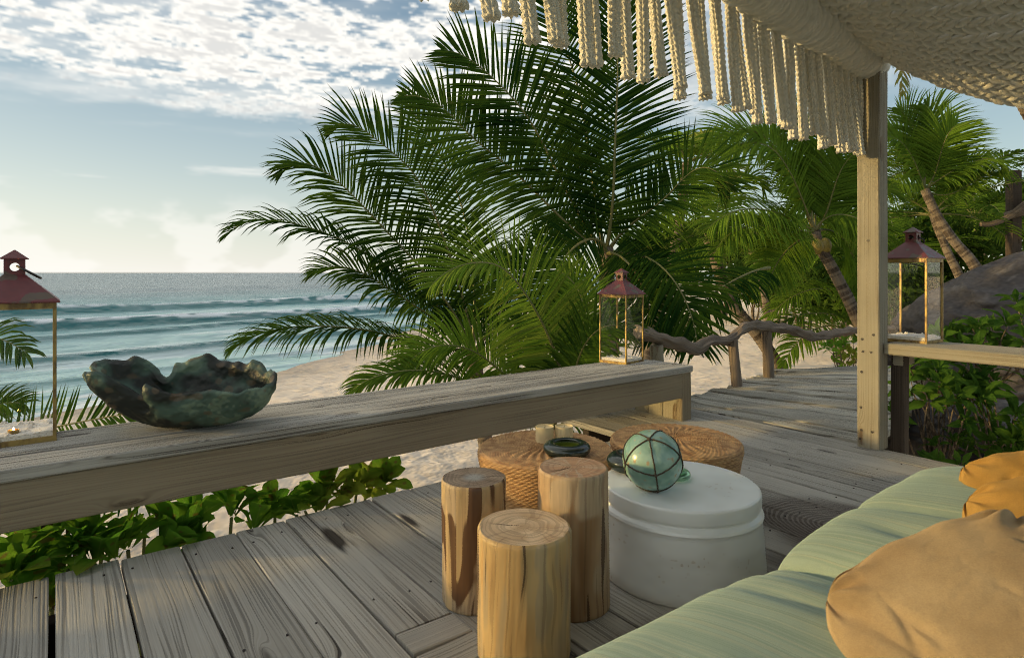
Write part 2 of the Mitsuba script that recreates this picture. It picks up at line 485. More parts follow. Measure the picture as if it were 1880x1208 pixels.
def bronze_col(p, n, uv):
    a = fbm(p.x * 7.0, p.y * 7.0, p.z * 7.0, 4)
    b = noise(p.x * 24.0, p.y * 24.0, p.z * 24.0)
    d = noise(p.x * 70.0, p.y * 70.0, p.z * 70.0)
    c = mix((0.013, 0.017, 0.013), (0.060, 0.105, 0.078), smoothstep(0.42, 0.62, a + 0.10 * (b - 0.5)))
    c = mix(c, (0.16, 0.22, 0.15), smoothstep(0.60, 0.72, a + 0.15 * (d - 0.5)) * 0.7)
    c = mix(c, (0.11, 0.075, 0.04), smoothstep(0.68, 0.8, b) * 0.55)
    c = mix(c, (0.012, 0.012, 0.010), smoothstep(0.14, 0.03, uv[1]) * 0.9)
    return c


scene['bronze'] = two({'type': 'bumpmap', 'arbitrary': proc(lambda p, n, uv: fbm(p.x * 22.0, p.y * 22.0, p.z * 22.0, 3), 0.002), 'scale': 0.012,
                       'bsdf': {'type': 'principled', 'base_color': proc(bronze_col), 'roughness': 0.55, 'specular': 0.45}})


def red_col(p, n, uv):
    j = fbm(p.x * 30.0, p.y * 30.0, p.z * 30.0, 3)
    return mix(mix((0.155, 0.032, 0.034), (0.10, 0.022, 0.024), j), (0.10, 0.07, 0.05), smoothstep(0.60, 0.68, noise(p.x * 22.0, p.y * 22.0, p.z * 22.0) * 0.6 + 0.4 * j))


scene['red_paint'] = two({'type': 'principled', 'base_color': proc(red_col), 'roughness': 0.42, 'specular': 0.5})


def brass_col(p, n, uv):
    return mix((0.36, 0.25, 0.085), (0.15, 0.095, 0.045), smoothstep(0.4, 0.75, fbm(p.x * 45.0, p.y * 45.0, p.z * 18.0, 3)))


scene['brass'] = two({'type': 'principled', 'base_color': proc(brass_col), 'roughness': 0.42, 'metallic': 0.55})
scene['iron'] = two({'type': 'principled', 'base_color': rgb(0.035, 0.03, 0.028), 'roughness': 0.5, 'metallic': 0.3})
scene['pane_glass'] = {'type': 'thindielectric', 'int_ior': 1.22}
scene['olive_glass'] = {'type': 'principled', 'base_color': rgb(0.16, 0.20, 0.02), 'roughness': 0.08, 'specular': 0.6, 'clearcoat': 0.6}
scene['dark_glass'] = {'type': 'principled', 'base_color': rgb(0.006, 0.014, 0.012), 'roughness': 0.06, 'specular': 0.6, 'clearcoat': 0.6}
scene['green_glass'] = {'type': 'principled', 'base_color': rgb(0.30, 0.60, 0.36), 'roughness': 0.04, 'spec_trans': 0.92, 'eta': 1.5}


def float_col(p, n, uv):
    a = fbm(p.x * 18.0, p.y * 18.0, p.z * 18.0, 3)
    sp = smoothstep(0.70, 0.78, noise(p.x * 60.0, p.y * 60.0, p.z * 60.0) * 0.7 + 0.35 * a)
    c = mix((0.15, 0.275, 0.22), (0.28, 0.42, 0.34), smoothstep(0.3, 0.7, a))
    return mix(c, (0.36, 0.25, 0.12), sp * 0.8)


scene['float_glass'] = two({'type': 'principled', 'base_color': proc(float_col), 'roughness': 0.22, 'specular': 0.5, 'clearcoat': 0.3})
scene['cord'] = two({'type': 'principled', 'base_color': rgb(0.06, 0.045, 0.03), 'roughness': 0.9})
scene['wax'] = two({'type': 'principled', 'base_color': rgb(0.62, 0.50, 0.28), 'roughness': 0.4, 'specular': 0.4})


def shell_sand_col(p, n, uv):
    return mix((0.70, 0.66, 0.58), (0.50, 0.44, 0.36), smoothstep(0.55, 0.8, noise(p.x * 160.0, p.y * 160.0, p.z * 160.0)))


scene['white_sand'] = two({'type': 'principled', 'base_color': proc(shell_sand_col), 'roughness': 0.9})


def mattress_col(p, n, uv):
    w = p.x + 0.004 * noise(p.x * 5.0, p.y * 14.0)
    a = noise(w * 260.0, 3.0, 1.0)
    b = noise(w * 90.0, 7.0, 1.0)
    c = mix((0.25, 0.325, 0.262), (0.285, 0.36, 0.29), smoothstep(0.35, 0.7, b))
    c = mix(c, (0.20, 0.26, 0.195), smoothstep(0.55, 0.80, a) * 0.35)
    c = mix(c, (0.35, 0.38, 0.28), smoothstep(0.70, 0.8, noise(w * 170.0, 11.0, 1.0)) * 0.5)
    return c * (0.94 + 0.12 * noise(p.x * 900.0, p.y * 900.0))


scene['green_fabric'] = two({'type': 'principled', 'base_color': proc(mattress_col), 'roughness': 0.9, 'sheen': 0.4, 'specular': 0.15})


def suede(a, b):
    def f(p, n, uv):
        j = fbm(p.x * 9.0, p.y * 9.0, p.z * 9.0, 4)
        k = noise(p.x * 30.0, p.y * 12.0, p.z * 30.0)
        return mix(a, b, dr.clip(1.7 * j + 0.3 * k - 0.5, 0, 1)) * (0.9 + 0.2 * noise(p.x * 500.0, p.y * 500.0, p.z * 500.0))
    return two({'type': 'bumpmap', 'arbitrary': proc(lambda p, n, uv: noise(p.x * 420.0, p.y * 420.0, p.z * 420.0), 0.001), 'scale': 0.0007, 'bsdf': {'type': 'principled', 'base_color': proc(f), 'roughness': 0.95, 'sheen': 0.7, 'sheen_tint': 0.6, 'specular': 0.1}})


scene['tan_suede'] = suede((0.35, 0.26, 0.15), (0.245, 0.17, 0.092))
scene['gold_suede'] = suede((0.36, 0.215, 0.065), (0.26, 0.145, 0.036))


def sand_col(p, n, uv):
    j = fbm(p.x * 0.35, p.y * 0.35, 0.0, 3)
    g = noise(p.x * 2.1, p.y * 2.1, 4.0)
    dent = smoothstep(0.66, 0.80, noise(p.x * 3.3, p.y * 3.3, 9.0)) * smoothstep(0.45, 0.65, noise(p.x * 0.23, p.y * 0.23, 2.0))
    c = mix((0.66, 0.575, 0.47), (0.56, 0.475, 0.38), dr.clip(0.6 * j + 0.4 * g, 0, 1))
    c = mix(c, (0.36, 0.29, 0.22), 0.35 * dent)
    wet = smoothstep(-3.05, -3.38, p.z + 0.12 * (g - 0.5))
    return mix(c, (0.34, 0.29, 0.235), wet * 0.8)


scene['sand_mat'] = two({'type': 'bumpmap', 'arbitrary': proc(lambda p, n, uv: noise(p.x * 1.7, p.y * 1.7, 4.0) + 0.5 * noise(p.x * 5.0, p.y * 5.0, 9.0) + 0.2 * noise(p.x * 16.0, p.y * 16.0, 2.0), 0.02), 'scale': 0.09,
                         'bsdf': {'type': 'principled', 'base_color': proc(sand_col), 'roughness': 0.95, 'specular': 0.15}})


def stone_col(p, n, uv):
    q = p.x * 0.7957 - p.y * 0.6056
    across, along = p.z - 0.52 * q, p.z * 0.5 + q
    a = fbm(across * 3.0, along * 0.9, p.y * 0.8, 3)
    s = noise(across * 24.0 + 1.5 * a, along * 3.0, p.y * 2.0)
    f = noise(p.x * 30.0, p.y * 30.0, p.z * 30.0)
    c = mix((0.090, 0.081, 0.077), (0.036, 0.032, 0.031), smoothstep(0.35, 0.70, a))
    c = mix(c, (0.14, 0.128, 0.118), smoothstep(0.56, 0.82, s) * 0.6)
    return c * (0.75 + 0.5 * f)


scene['granite'] = two({'type': 'bumpmap', 'arbitrary': proc(lambda p, n, uv: fbm(p.x * 5.0, p.y * 5.0, p.z * 9.0 - (p.x * 0.8 - p.y * 0.6) * 5.0, 4), 0.01), 'scale': 0.10,
                        'bsdf': {'type': 'principled', 'base_color': proc(stone_col), 'roughness': 0.8, 'specular': 0.25}})


def sea_fields(p):
    lat = p.x * 0.7957 - p.y * 0.6056
    d = p.x * 0.6056 + p.y * 0.7957
    q = -0.78 * lat + 0.63 * d
    c = 0.63 * lat + 0.78 * d
    return q, c


def sea_col(p, n, uv):
    q, c = sea_fields(p)
    h = p.z + 3.4
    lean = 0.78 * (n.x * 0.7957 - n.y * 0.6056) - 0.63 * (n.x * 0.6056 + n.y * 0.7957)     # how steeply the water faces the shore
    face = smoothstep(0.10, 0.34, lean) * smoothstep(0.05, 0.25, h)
    deep = smoothstep(60.0, 170.0, q)
    col = mix((0.050, 0.235, 0.23), (0.034, 0.066, 0.076), deep)
    col = mix((0.25, 0.44, 0.40), col, smoothstep(23.0, 50.0, q))
    f1 = fbm(q * 0.42 + 1.2 * noise(q * 0.3, c * 0.1), c * 0.085, 0.0, 4)
    f2 = noise(q * 2.3, c * 0.9, 3.0)
    lace = smoothstep(0.48, 0.64, f1 + 0.18 * (f2 - 0.5))
    veil = smoothstep(100.0, 70.0, q)
    dens = 0.35 * smoothstep(36.0, 27.0, q) + 0.46 * veil
    clear = 1.0 - face
    col = mix(col, (0.38, 0.56, 0.54), 0.60 * veil * clear)
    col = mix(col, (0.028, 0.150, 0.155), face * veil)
    brk = smoothstep(0.62, 0.95, h + 0.5 * (noise(c * 0.11, q * 0.02, 5.0) - 0.5) + 0.25 * smoothstep(20.0, 45.0, c)) * veil
    foam = dr.clip(lace * dens * clear + brk * smoothstep(0.25, 0.60, noise(q * 1.6, c * 1.1, 6.0) * 0.6 + 0.4 * f2), 0, 1)
    return mix(col, (0.75, 0.78, 0.78), foam)


def sea_hgt(p, n, uv):
    q, c = sea_fields(p)
    near = smoothstep(200.0, 60.0, q)
    return noise(q * 0.30, c * 0.10, 7.0) * 0.7 + noise(q * 0.9, c * 0.35, 1.0) * (0.10 + 0.80 * near) + near * (noise(q * 2.6, c * 1.1, 4.0) * 0.34 + noise(p.x * 6.0, p.y * 6.0, 2.0) * 0.08)


scene['sea_water'] = two({'type': 'bumpmap', 'arbitrary': proc(sea_hgt, 0.05), 'scale': 0.30,
                          'bsdf': {'type': 'principled', 'base_color': proc(sea_col), 'roughness': 0.24, 'specular': 0.45}})

# ---------------------------------------------------------------- the land and the sea
def shore_lat(d):
    return np.interp(d, [0, 15, 21, 27, 40, 60, 90, 130, 220, 400], [-20, -17.5, -14.5, -11.2, -10.2, -7.5, 3, 18, 60, 160])


def land_z(lat, d):
    s = lat - shore_lat(d)
    z = -3.4 + np.clip(0.075 * s, -2.0, 0.9)
    ss = lambda a, b, x: np.clip((x - a) / (b - a), 0, 1) ** 2 * (3 - 2 * np.clip((x - a) / (b - a), 0, 1))
    z = z + 2.2 * ss(4.2, 7.0, lat) * ss(16, 9, d)                  # the bank that carries the boulder
    z = z + 1.5 * ss(14, 40, lat - 0.15 * d)                        # rising ground under the trees
    z = z + 0.10 * (meshkit.fbm(np.stack([lat * .5, d * .5, lat * 0], -1), 3, 3) - .5)
    return z


def ground_sheet():
    az = np.radians(np.linspace(-70, 75, 230))
    r = np.concatenate([np.linspace(0.6, 40, 170), np.geomspace(40.5, 420, 60)])
    A, R = np.meshgrid(az, r)
    lat, d = R * np.sin(A), R * np.cos(A)
    P = FW * d[..., None] + RT * lat[..., None]
    P[..., 2] = land_z(lat, d)
    return P.reshape(-1, 3), grid_faces(len(r), len(az))


part(None, 'beach', ground_sheet(), 'sand_mat', smooth=True)
lab('beach', kind='structure')

CRESTS = [(26.5, 0.10, 1.0), (31.5, 0.24, 1.3), (38.5, 0.40, 1.5), (45.5, 0.08, 1.5), (50.5, 0.45, 1.7), (57.0, 0.95, 1.9), (68.0, 0.08, 2.2), (81.0, 1.05, 2.3), (92.0, 0.06, 3.0), (112.0, 0.2, 4.0), (140.0, 0.45, 5.0), (180.0, 0.5, 7.0)]


def sea_sheet():
    az = np.radians(np.linspace(-75, 30, 330))
    r = np.concatenate([np.arange(12, 105, 0.36), np.geomspace(105.5, 9000, 90)])
    A, R = np.meshgrid(az, r)
    lat, d = R * np.sin(A), R * np.cos(A)
    q, c = -0.78 * lat + 0.63 * d, 0.63 * lat + 0.78 * d
    z = np.full(q.shape, -3.4)
    for i, (q0, h, w) in enumerate(CRESTS):
        wob = (meshkit.fbm(np.stack([c * 0.035, c * 0 + i * 3.1, c * 0], -1), 3, 60 + i) - 0.5) * 9.0
        amp = np.clip(0.50 + 1.0 * (meshkit.fbm(np.stack([c * 0.03, c * 0 + i * 1.7, c * 0 + 5], -1), 2, 90 + i)), 0.2, 1.6)
        x = (q - q0 - wob) / w
        ridge = np.where(x < 0, np.exp(-(x / 0.62) ** 2), np.exp(-(x / 1.5) ** 2))
        z += 1.15 * h * amp * ridge
    far = np.clip(q / 60, 0.3, 1.5)
    z += (meshkit.fbm(np.stack([q * 0.45, c * 0.16, q * 0], -1), 3, 17) - 0.5) * 0.20 * far * np.clip(300 / R, 0, 1)
    P = FW * d[..., None] + RT * lat[..., None]
    P[..., 2] = z
    return P.reshape(-1, 3), grid_faces(len(r), len(az))


part(None, 'sea', sea_sheet(), 'sea_water', smooth=True)
lab('sea', kind='structure')

# ---------------------------------------------------------------- the deck and the boardwalk
PW = 0.2255
m = [box(-3.0, 4.46, y, y + 0.07, -0.22, -0.052) for y in (-1.0, 0.4, 1.5, 2.72)]
m += [box(x, x + 0.14, 2.60, 2.715, -3.3, -0.07) for x in (-2.8, -0.6, 1.6, 3.8)]
m += [box(3.42, 4.46, 3.48, 3.55, -0.22, -0.052), box(-3.0, 4.40, -1.1, 2.70, -0.30, -0.26)]
part(None, 'deck', join(m), 'dark_wood', uv=np.zeros((len(join(m)[0]), 2)))
lab('deck', kind='structure')
nails = []
for i in range(-12, 20):
    x = (i + 0.5) * PW
    y1 = (3.76 if x > 3.45 else 3.01) + rng.normal(0, 0.006)
    runs = [(-1.2, y1)]
    if i == 4:
        runs = [(-1.2, 1.555), (1.835, y1)]
    for (a, b) in runs:
        v, f, uv = plank(PW - (0.0065 + 0.006 * rng.random()) * (2.0 if i == 0 else 1), b - a, 0.045, n=4, bev=0.0038, wob=0.0011)
        part('deck', 'plank', (v, f), 'deck_wood', uv=uv, m=T().translate([x + rng.normal(0, .0012), a, rng.normal(0, 0.0016)]).rotate([0, 0, 1], rng.normal(0, .06)))
    for y in (y1 - 0.13, 1.535, 2.05):
        for sx in (-0.07, 0.065):
            if rng.random() < 0.75:
                nails.append(move(tm(trimesh.creation.cylinder(0.0045, 0.004, sections=7)), (x + sx + rng.normal(0, .008), y + rng.normal(0, .03), 0.0012)))
for k, y in enumerate((1.700, 1.564)):
    v, f, uv = plank(0.124, PW - 0.010, 0.045, n=2, bev=0.004)
    part('deck', 'plank', (v, f), 'deck_wood', uv=uv, m=T().translate([4 * PW + 0.006, y + 0.066, 0.002]).rotate([0, 0, 1], -90), label='short grey board let in across the other deck planks')
part('deck', 'nail', join(nails), 'iron', kind='stuff')

left = spline([(4.60, 3.56), (5.2, 3.64), (5.87, 3.76), (6.72, 3.92), (7.35, 3.97)], 16)
m = join([box(4.6, 8.2, 2.2, 2.3, -0.25, -0.06), box(4.6, 7.3, 3.3, 3.4, -0.25, -0.06)] + [box(x, x + .12, 3.25, 3.37, -3.2, -0.26) for x in (5.0, 6.6)])
part(None, 'boardwalk', m, 'dark_wood', uv=np.zeros((len(m[0]), 2)))
lab('boardwalk', kind='structure')
for i in range(15):
    t = i / 14
    a0, a1 = (math.radians(-88 + 58 * max(0, q) ** 1.15) for q in (t, (i + 1) / 14))
    p0, p1 = np.append(left[i], 0), np.append(left[i + 1], 0)
    ln = 1.68 + rng.normal(0, .03)
    e0, e1 = p0 + ln * np.array([math.cos(a0), math.sin(a0), 0]), p1 + ln * np.array([math.cos(a1), math.sin(a1), 0])
    w0, w1 = np.linalg.norm(p1 - p0), np.linalg.norm(e1 - e0)
    v, f, uv = plank(1.0, ln, 0.05, n=4, bev=0.008 / 0.25, wob=0.012)
    s = (w0 + (w1 - w0) * np.clip(v[:, 1] / ln, 0, 1)) - 0.012
    uv[:, 0] = np.round(uv[:, 0] / 7) * 7 + (uv[:, 0] - np.round(uv[:, 0] / 7) * 7) * s
    v[:, 0] *= s
    mid0, mid1 = (p0 + p1) / 2, (e0 + e1) / 2
    yv = nrm(mid1 - mid0)
    part('boardwalk', 'plank', (v, f), 'walk_wood', uv=uv, m=M4(mid0 - yv * rng.uniform(0.0, 0.07) + [0, 0, -0.012 + rng.normal(0, .005)], np.cross(yv, [0, 0, 1]), yv, [0, 0, 1]))

# ---------------------------------------------------------------- the bench
b = thing('bench', 'long low weathered timber bench between the deck and the beach', 'bench')
for k, (y, w) in enumerate(((3.045, 0.215), (3.264, 0.205), (3.473, 0.20))):
    v, f, uv = plank(w, 5.90, 0.052, n=6, bev=0.007, wob=0.0022)
    part(b, 'seat_plank', (v, f), 'bench_top_wood', uv=uv, m=T().translate([-1.72, y + w / 2, 0.44 - 0.003 * k]).rotate([0, 0, 1], -90))
v, f, uv = plank(0.198, 5.76, 0.045, n=6, bev=0.006, wob=0.0016)
part(b, 'apron', (v, f), 'bench_wood', uv=uv, m=M4((-1.70, 3.062, 0.287), (0, 0, 1), (1, 0, 0), (0, -1, 0)))
for k in range(3):
    v, f, uv = plank(0.150, 0.40, 0.032, n=2, bev=0.005)
    part(b, 'end_board', (v, f), 'post_wood', uv=uv, m=M4((4.075, 3.195 + 0.155 * k, -0.015), (0, -1, 0), (0, 0, 1), (-1, 0, 0)))
v, f, uv = plank(0.052, 0.402, 0.12, n=2, bev=0.005)
part(b, 'end_post', (v, f), 'bench_wood', uv=uv, m=M4((4.062, 3.088, -0.016), (0, -1, 0), (0, 0, 1), (-1, 0, 0)))
for k in range(3):
    v, f, uv = plank(0.150, 0.40, 0.032, n=1, bev=0.005)
    part(b, 'end_board', (v, f), 'post_wood', uv=uv, m=M4((-1.66, 3.195 + 0.155 * k, -0.015), (0, -1, 0), (0, 0, 1), (-1, 0, 0)))

# ---------------------------------------------------------------- the post, the side rail and the driftwood railing
b = thing('canopy_post', 'square pale timber post with bolt holes carrying the rope canopy', 'post')
v, f, uv = plank(0.142, 2.62, 0.142, n=6, bev=0.006, wob=0.0012)
part(b, 'shaft', (v, f), 'post_wood', uv=uv, m=M4((4.44, 1.818, 0.0), (0, -1, 0), (0, 0, 1), (-1, 0, 0)))
bolts = [(-0.032, 0.66), (0.02, 0.66), (-0.036, 0.745), (0.035, 0.78), (-0.040, 0.52), (-0.045, 0.275), (-0.042, 0.12), (0.028, 0.12), (-0.05, 0.06), (0.0, 1.42)]
for (dy, z) in bolts:
    c = trimesh.creation.cylinder(0.0085, 0.006, sections=12)
    part(b, 'bolt', tm(c), 'iron', m=M4((4.4395, 1.818 - dy, z), (0, 1, 0), (0, 0, 1), (1, 0, 0)))

b = thing('side_rail', 'broad timber rail shelf running right from the canopy post', 'rail')
for k, (x, w) in enumerate(((4.500, 0.245), (4.752, 0.25))):
    v, f, uv = plank(w, 4.3, 0.075, n=5, bev=0.007, wob=0.0015)
    part(b, 'board', (v, f), 'post_wood', uv=uv, m=M4((x + w / 2, 1.74, 0.72 - 0.003 * k), (-1, 0, 0), (0, -1, 0), (0, 0, 1)))
for y in (1.695, 0.2, -1.4):
    v, f, uv = plank(0.085, 0.71, 0.085, n=2)
    part(b, 'leg', (v, f), 'dark_wood', uv=uv, m=M4((4.60, y, -0.066), (0, -1, 0), (0, 0, 1), (-1, 0, 0)))
v, f, uv = plank(0.07, 0.20, 0.06, n=1)
part(b, 'bracket', (v, f), 'post_wood', uv=uv, m=M4((4.59, 1.66, 0.60), (0, 0, 1), (1, 0, 0), (0, -1, 0)))

b = thing('driftwood_railing', 'crooked driftwood branch railing beside the boardwalk', 'railing')
rp = [(1170, 609, 5.45), (1200, 617, 5.65), (1235, 628, 5.9), (1262, 636, 6.05), (1279, 641, 6.15), (1290, 632, 6.22), (1312, 625, 6.33), (1343, 623, 6.5), (1358, 608, 6.62),
      (1374, 598, 6.75), (1392, 597, 6.9), (1422, 602, 7.1), (1452, 604, 7.3), (1476, 613, 7.45), (1496, 618, 7.6), (1530, 613, 7.8), (1580, 605, 8.15), (1640, 604, 8.6)]
P = spline([W(*q) for q in rp], 220)
rr = np.interp(np.linspace(0, 1, 220), [0, .18, .24, .27, .4, .55, .7, 1], [.066, .075, .062, .05, .062, .066, .06, .05])
part(b, 'handrail', *(lambda t: (t[:2], 'drift_wood', True, t[2]))(tube(P, rr * .84, 18, disp=lambda th, L: 0.009 * np.sin(3 * th + 5 * L) + 0.008 * np.sin(7 * L * 3.1 + 2 * th) + 0.005 * np.sin(5 * th - 9 * L) + 0.004 * np.sin(11 * th + 17 * L))))
v = W(1169.5, 609, 5.435)
tn = nrm(P[0] - P[3])
dk = tm(trimesh.creation.cylinder(0.064, 0.012, sections=20))
part(b, 'cut_end', dk, 'log_end', uv=np.column_stack([dk[0][:, 0], dk[0][:, 1]]), m=frame(v + tn * .006, np.cross(tn, [0, 0, 1]), tn))
for (px, top, bot, d0, d1, r) in ((1206, 634, 735, 5.70, 5.68, .068), (1346, 624, 708, 6.48, 6.44, .056), (1408, 603, 689, 7.06, 7.10, .062)):
    a, c = W(px, top, d0), W(px + (8 if px == 1346 else 4), bot, d1)
    c[2] = -0.15
    t = tube(spline([a, a * .5 + c * .5 + [0.012, 0.01, 0], c], 12), np.linspace(r * .92, r * 1.02, 12), 12, disp=lambda th, L: 0.005 * np.sin(3 * th + 7 * L))
    part(b, 'post', t[:2], 'post_wood' if px == 1206 else 'drift_wood', True, t[2])

# ---------------------------------------------------------------- the rope canopy
AX0, AXD = np.array([4.56, 1.835, 2.665]), nrm([-0.994, -0.100, -0.033])
can = thing('rope_canopy', 'cream rope canopy of woven braids with a wrapped roller and long hanging fringe', 'canopy')
n, k = 1500, 54
s = np.linspace(0, 4.9, n)
P = AX0 + s[:, None] * AXD


def wrap(th, L):
    ph = L / 0.040 + 0.16 * np.sin(2 * th + L * 2.0) + th / (2 * np.pi) + 0.35 * np.sin(L * 3.3) + 0.25 * np.sin(L * 11 + th)
    ci, f = np.floor(ph), ph - np.floor(ph)
    q = np.random.default_rng(3).random(400)
    ridge = np.sqrt(np.maximum(0, 1 - (2 * f - 1) ** 2))
    twist = np.abs(np.sin(th * 9 + f * 2.2 + ci * 1.7)) ** 0.7
    return 0.024 * ridge + 0.007 * ridge * twist + 0.016 * (q[ci.astype(int) % 400] - 0.5) + 0.010 * np.sin(L * 5.1 + th) - 0.022


rad = np.full(n, 0.118)
t = tube(P, rad, k, disp=wrap)
part(can, 'wrapped_roller', t[:2], 'rope', True, t[2])


def braided(L, r, seed, k=8, per=4, pitch=0.030, step=6):
    """a hanging rope of plaited strands, top at the origin, going down"""
    q = np.random.default_rng(seed)
    rows = int(L / pitch * step)
    z = np.linspace(0, 1, rows)
    th = np.arange(k * per + 1) / (k * per) * 2 * np.pi
    TH, Z = np.meshgrid(th, z)
    col = TH / (2 * np.pi) * k
    ci, cf = np.floor(col) % k, col - np.floor(col)
    cf = np.where((ci % 2) == 0, cf, 1 - cf)
    ph = Z * L / pitch + 0.95 * cf + 0.5 * np.floor(ci / 2) * 0
    ridge = np.abs(np.sin(np.pi * ph)) ** 0.6
    edge = np.sin(np.pi * (col - np.floor(col))) ** 0.4
    end = np.clip((1 - Z) * L / 0.03, 0, 1)
    R = r * (0.60 + 0.50 * ridge * (0.22 + 0.78 * edge))
    R *= 1 + 0.22 * np.clip((Z - 1) * L / 0.05 + 1, 0, 1) * (0.6 + 0.5 * np.sin(TH * 5 + seed))
    bend = q.normal(0, 0.006, 2)
    swing = q.normal(0, 0.010, 2)
    cx = swing[0] * Z ** 2 * L * 2 + bend[0] * np.sin(Z * np.pi * 1.3)
    cy = swing[1] * Z ** 2 * L * 2 + bend[1] * np.sin(Z * np.pi * 1.6)
    zz = -Z * L - (Z > 0.999) * (0.006 * np.sin(TH * 7 + seed))
    V = np.stack([cx + R * np.cos(TH), cy + R * np.sin(TH), zz], -1)
    F = grid_faces(rows, len(th))[:, ::-1]
    V = V.reshape(-1, 3)
    m = len(th)
    a = len(V)
    V = np.vstack([V, [[cx[-1, 0], cy[-1, 0], -L + 0.004]]])
    o = (rows - 1) * m
    F = np.vstack([F, np.stack([np.full(m - 1, a), o + 1 + np.arange(m - 1), o + np.arange(m - 1)], 1)])
    return V, F


ropes = [mikit.ply(braided(0.60 + 0.02 * (i % 3), 0.0255, 40 + i), 'rope', smooth=True) for i in range(9)]
ss = 0.135
i = 0
while ss < 4.3:
    c = AX0 + AXD * ss
    r0 = nrm(np.cross(AXD, [0, 0, 1]))
    r0 = r0 if r0[1] > 0 else -r0
    o = c + r0 * (0.06 + 0.025 * (i % 2) + 0.010 * rng.random()) + np.array([0, 0, -0.04])
    lean = nrm(np.array([0, 0, 1.0]) - RT * (0.085 + 0.014 * rng.normal()) + FW * 0.02 * rng.normal())
    L = 0.608 - 0.022 * ss + 0.014 * rng.normal()
    m = M4(o, nrm(np.cross([math.sin(i), math.cos(i), 0.1], lean)), nrm(np.cross(lean, nrm(np.cross([math.sin(i), math.cos(i), 0.1], lean)))), lean)
    part(can, 'fringe_rope', ropes[i % 9], None, m=m @ T().scale([1, 1, L / 0.62]))
    ss += 0.052 + 0.042 * min(1, ss / 2.4) * (0.9 + 0.3 * rng.random())
    i += 1


def sling(X, n):
    """the sagging line of one braid, from the roller to the far beam"""
    y = np.linspace(1.86, -1.16, n)
    g = np.clip((4.44 - X) / 1.25, 0, 1)
    a = 0.335 * (1 - 0.74 * g)
    top = 2.800 - 0.030 * (4.5 - X)
    z = top - a * (1.51 ** 2 - (y - 0.35) ** 2)
    return np.column_stack([np.full(n, X) + 0.02 * np.sin(y * 2 + X * 5) - 0.10 * (y - 1.86) * 0, y, z])


def strand(L, w, h):
    ring = np.array([[0, 1], [0.87, 0.5], [0.87, -0.5], [0, -1], [-0.87, -0.5], [-0.87, 0.5]])
    xs, rr = np.array([-0.5, -0.30, 0.0, 0.30, 0.5]), np.array([0.12, 0.8, 1.0, 0.8, 0.12])
    V = np.array([[x * L, c[0] * w / 2 * r, c[1] * h / 2 * r] for x, r in zip(xs, rr) for c in ring])
    return V, grid_faces(5, 6, wrap=True)


SV, SF = strand(0.118, 0.031, 0.050)
j = 0
X = 4.400
while X > 0.1:
    fine = X > 1.2
    w = 0.128
    P, P2 = sling(X, 600), sling(X - 0.05, 600)
    Ls = np.concatenate([[0], np.cumsum(np.linalg.norm(np.diff(P, axis=0), axis=1))])
    st = 0.056 if fine else 0.08
    at = np.arange(0.01, Ls[-1], st)
    pick = lambda A: np.column_stack([np.interp(at, Ls, A[:, a]) for a in range(3)])
    Q, Q2 = pick(P), pick(P2)
    tt = nrm(np.gradient(Q, axis=0))
    sx = Q2 - Q
    sx = nrm(sx - tt * (sx * tt).sum(1)[:, None])
    up = np.cross(sx, tt)
    vs, fs, tot = [], [], 0
    scl = 1.0 if fine else 1.7
    for side in (-1, 1):
        ang = side * math.radians(36)
        dx, dy = math.cos(ang), math.sin(ang)
        off = side * w * 0.235
        L = SV[None, :, 0] * dx * scl - SV[None, :, 1] * dy * scl + (0.5 * st if side > 0 else 0)
        B = SV[None, :, 0] * dy + SV[None, :, 1] * dx
        Hh = SV[None, :, 2] - 0.010 * np.cos(SV[None, :, 0] / 0.118 * np.pi)
        jit = rng.normal(0, 0.003, (len(Q), 1, 3))
        V = Q[:, None] + L[..., None] * tt[:, None] + (B + off)[..., None] * sx[:, None] + Hh[..., None] * up[:, None] + jit
        F = (SF[None] + (np.arange(len(Q)) * len(SV))[:, None, None]).reshape(-1, 3) + tot
        vs.append(V.reshape(-1, 3)); fs.append(F); tot += V.shape[0] * V.shape[1]
    c, sc, uc = Q[::2], sx[::2], up[::2]
    strip = np.stack([c - sc * w * .44 + uc * .034, c + sc * w * .44 + uc * .034], 1).reshape(-1, 3)
    vs.append(strip); fs.append(grid_faces(len(c), 2) + tot)
    part(can, 'braid', (np.vstack(vs), np.vstack(fs)), 'rope', smooth=True)
    X -= w * (0.95 if j != 5 else 1.07)
    j += 1

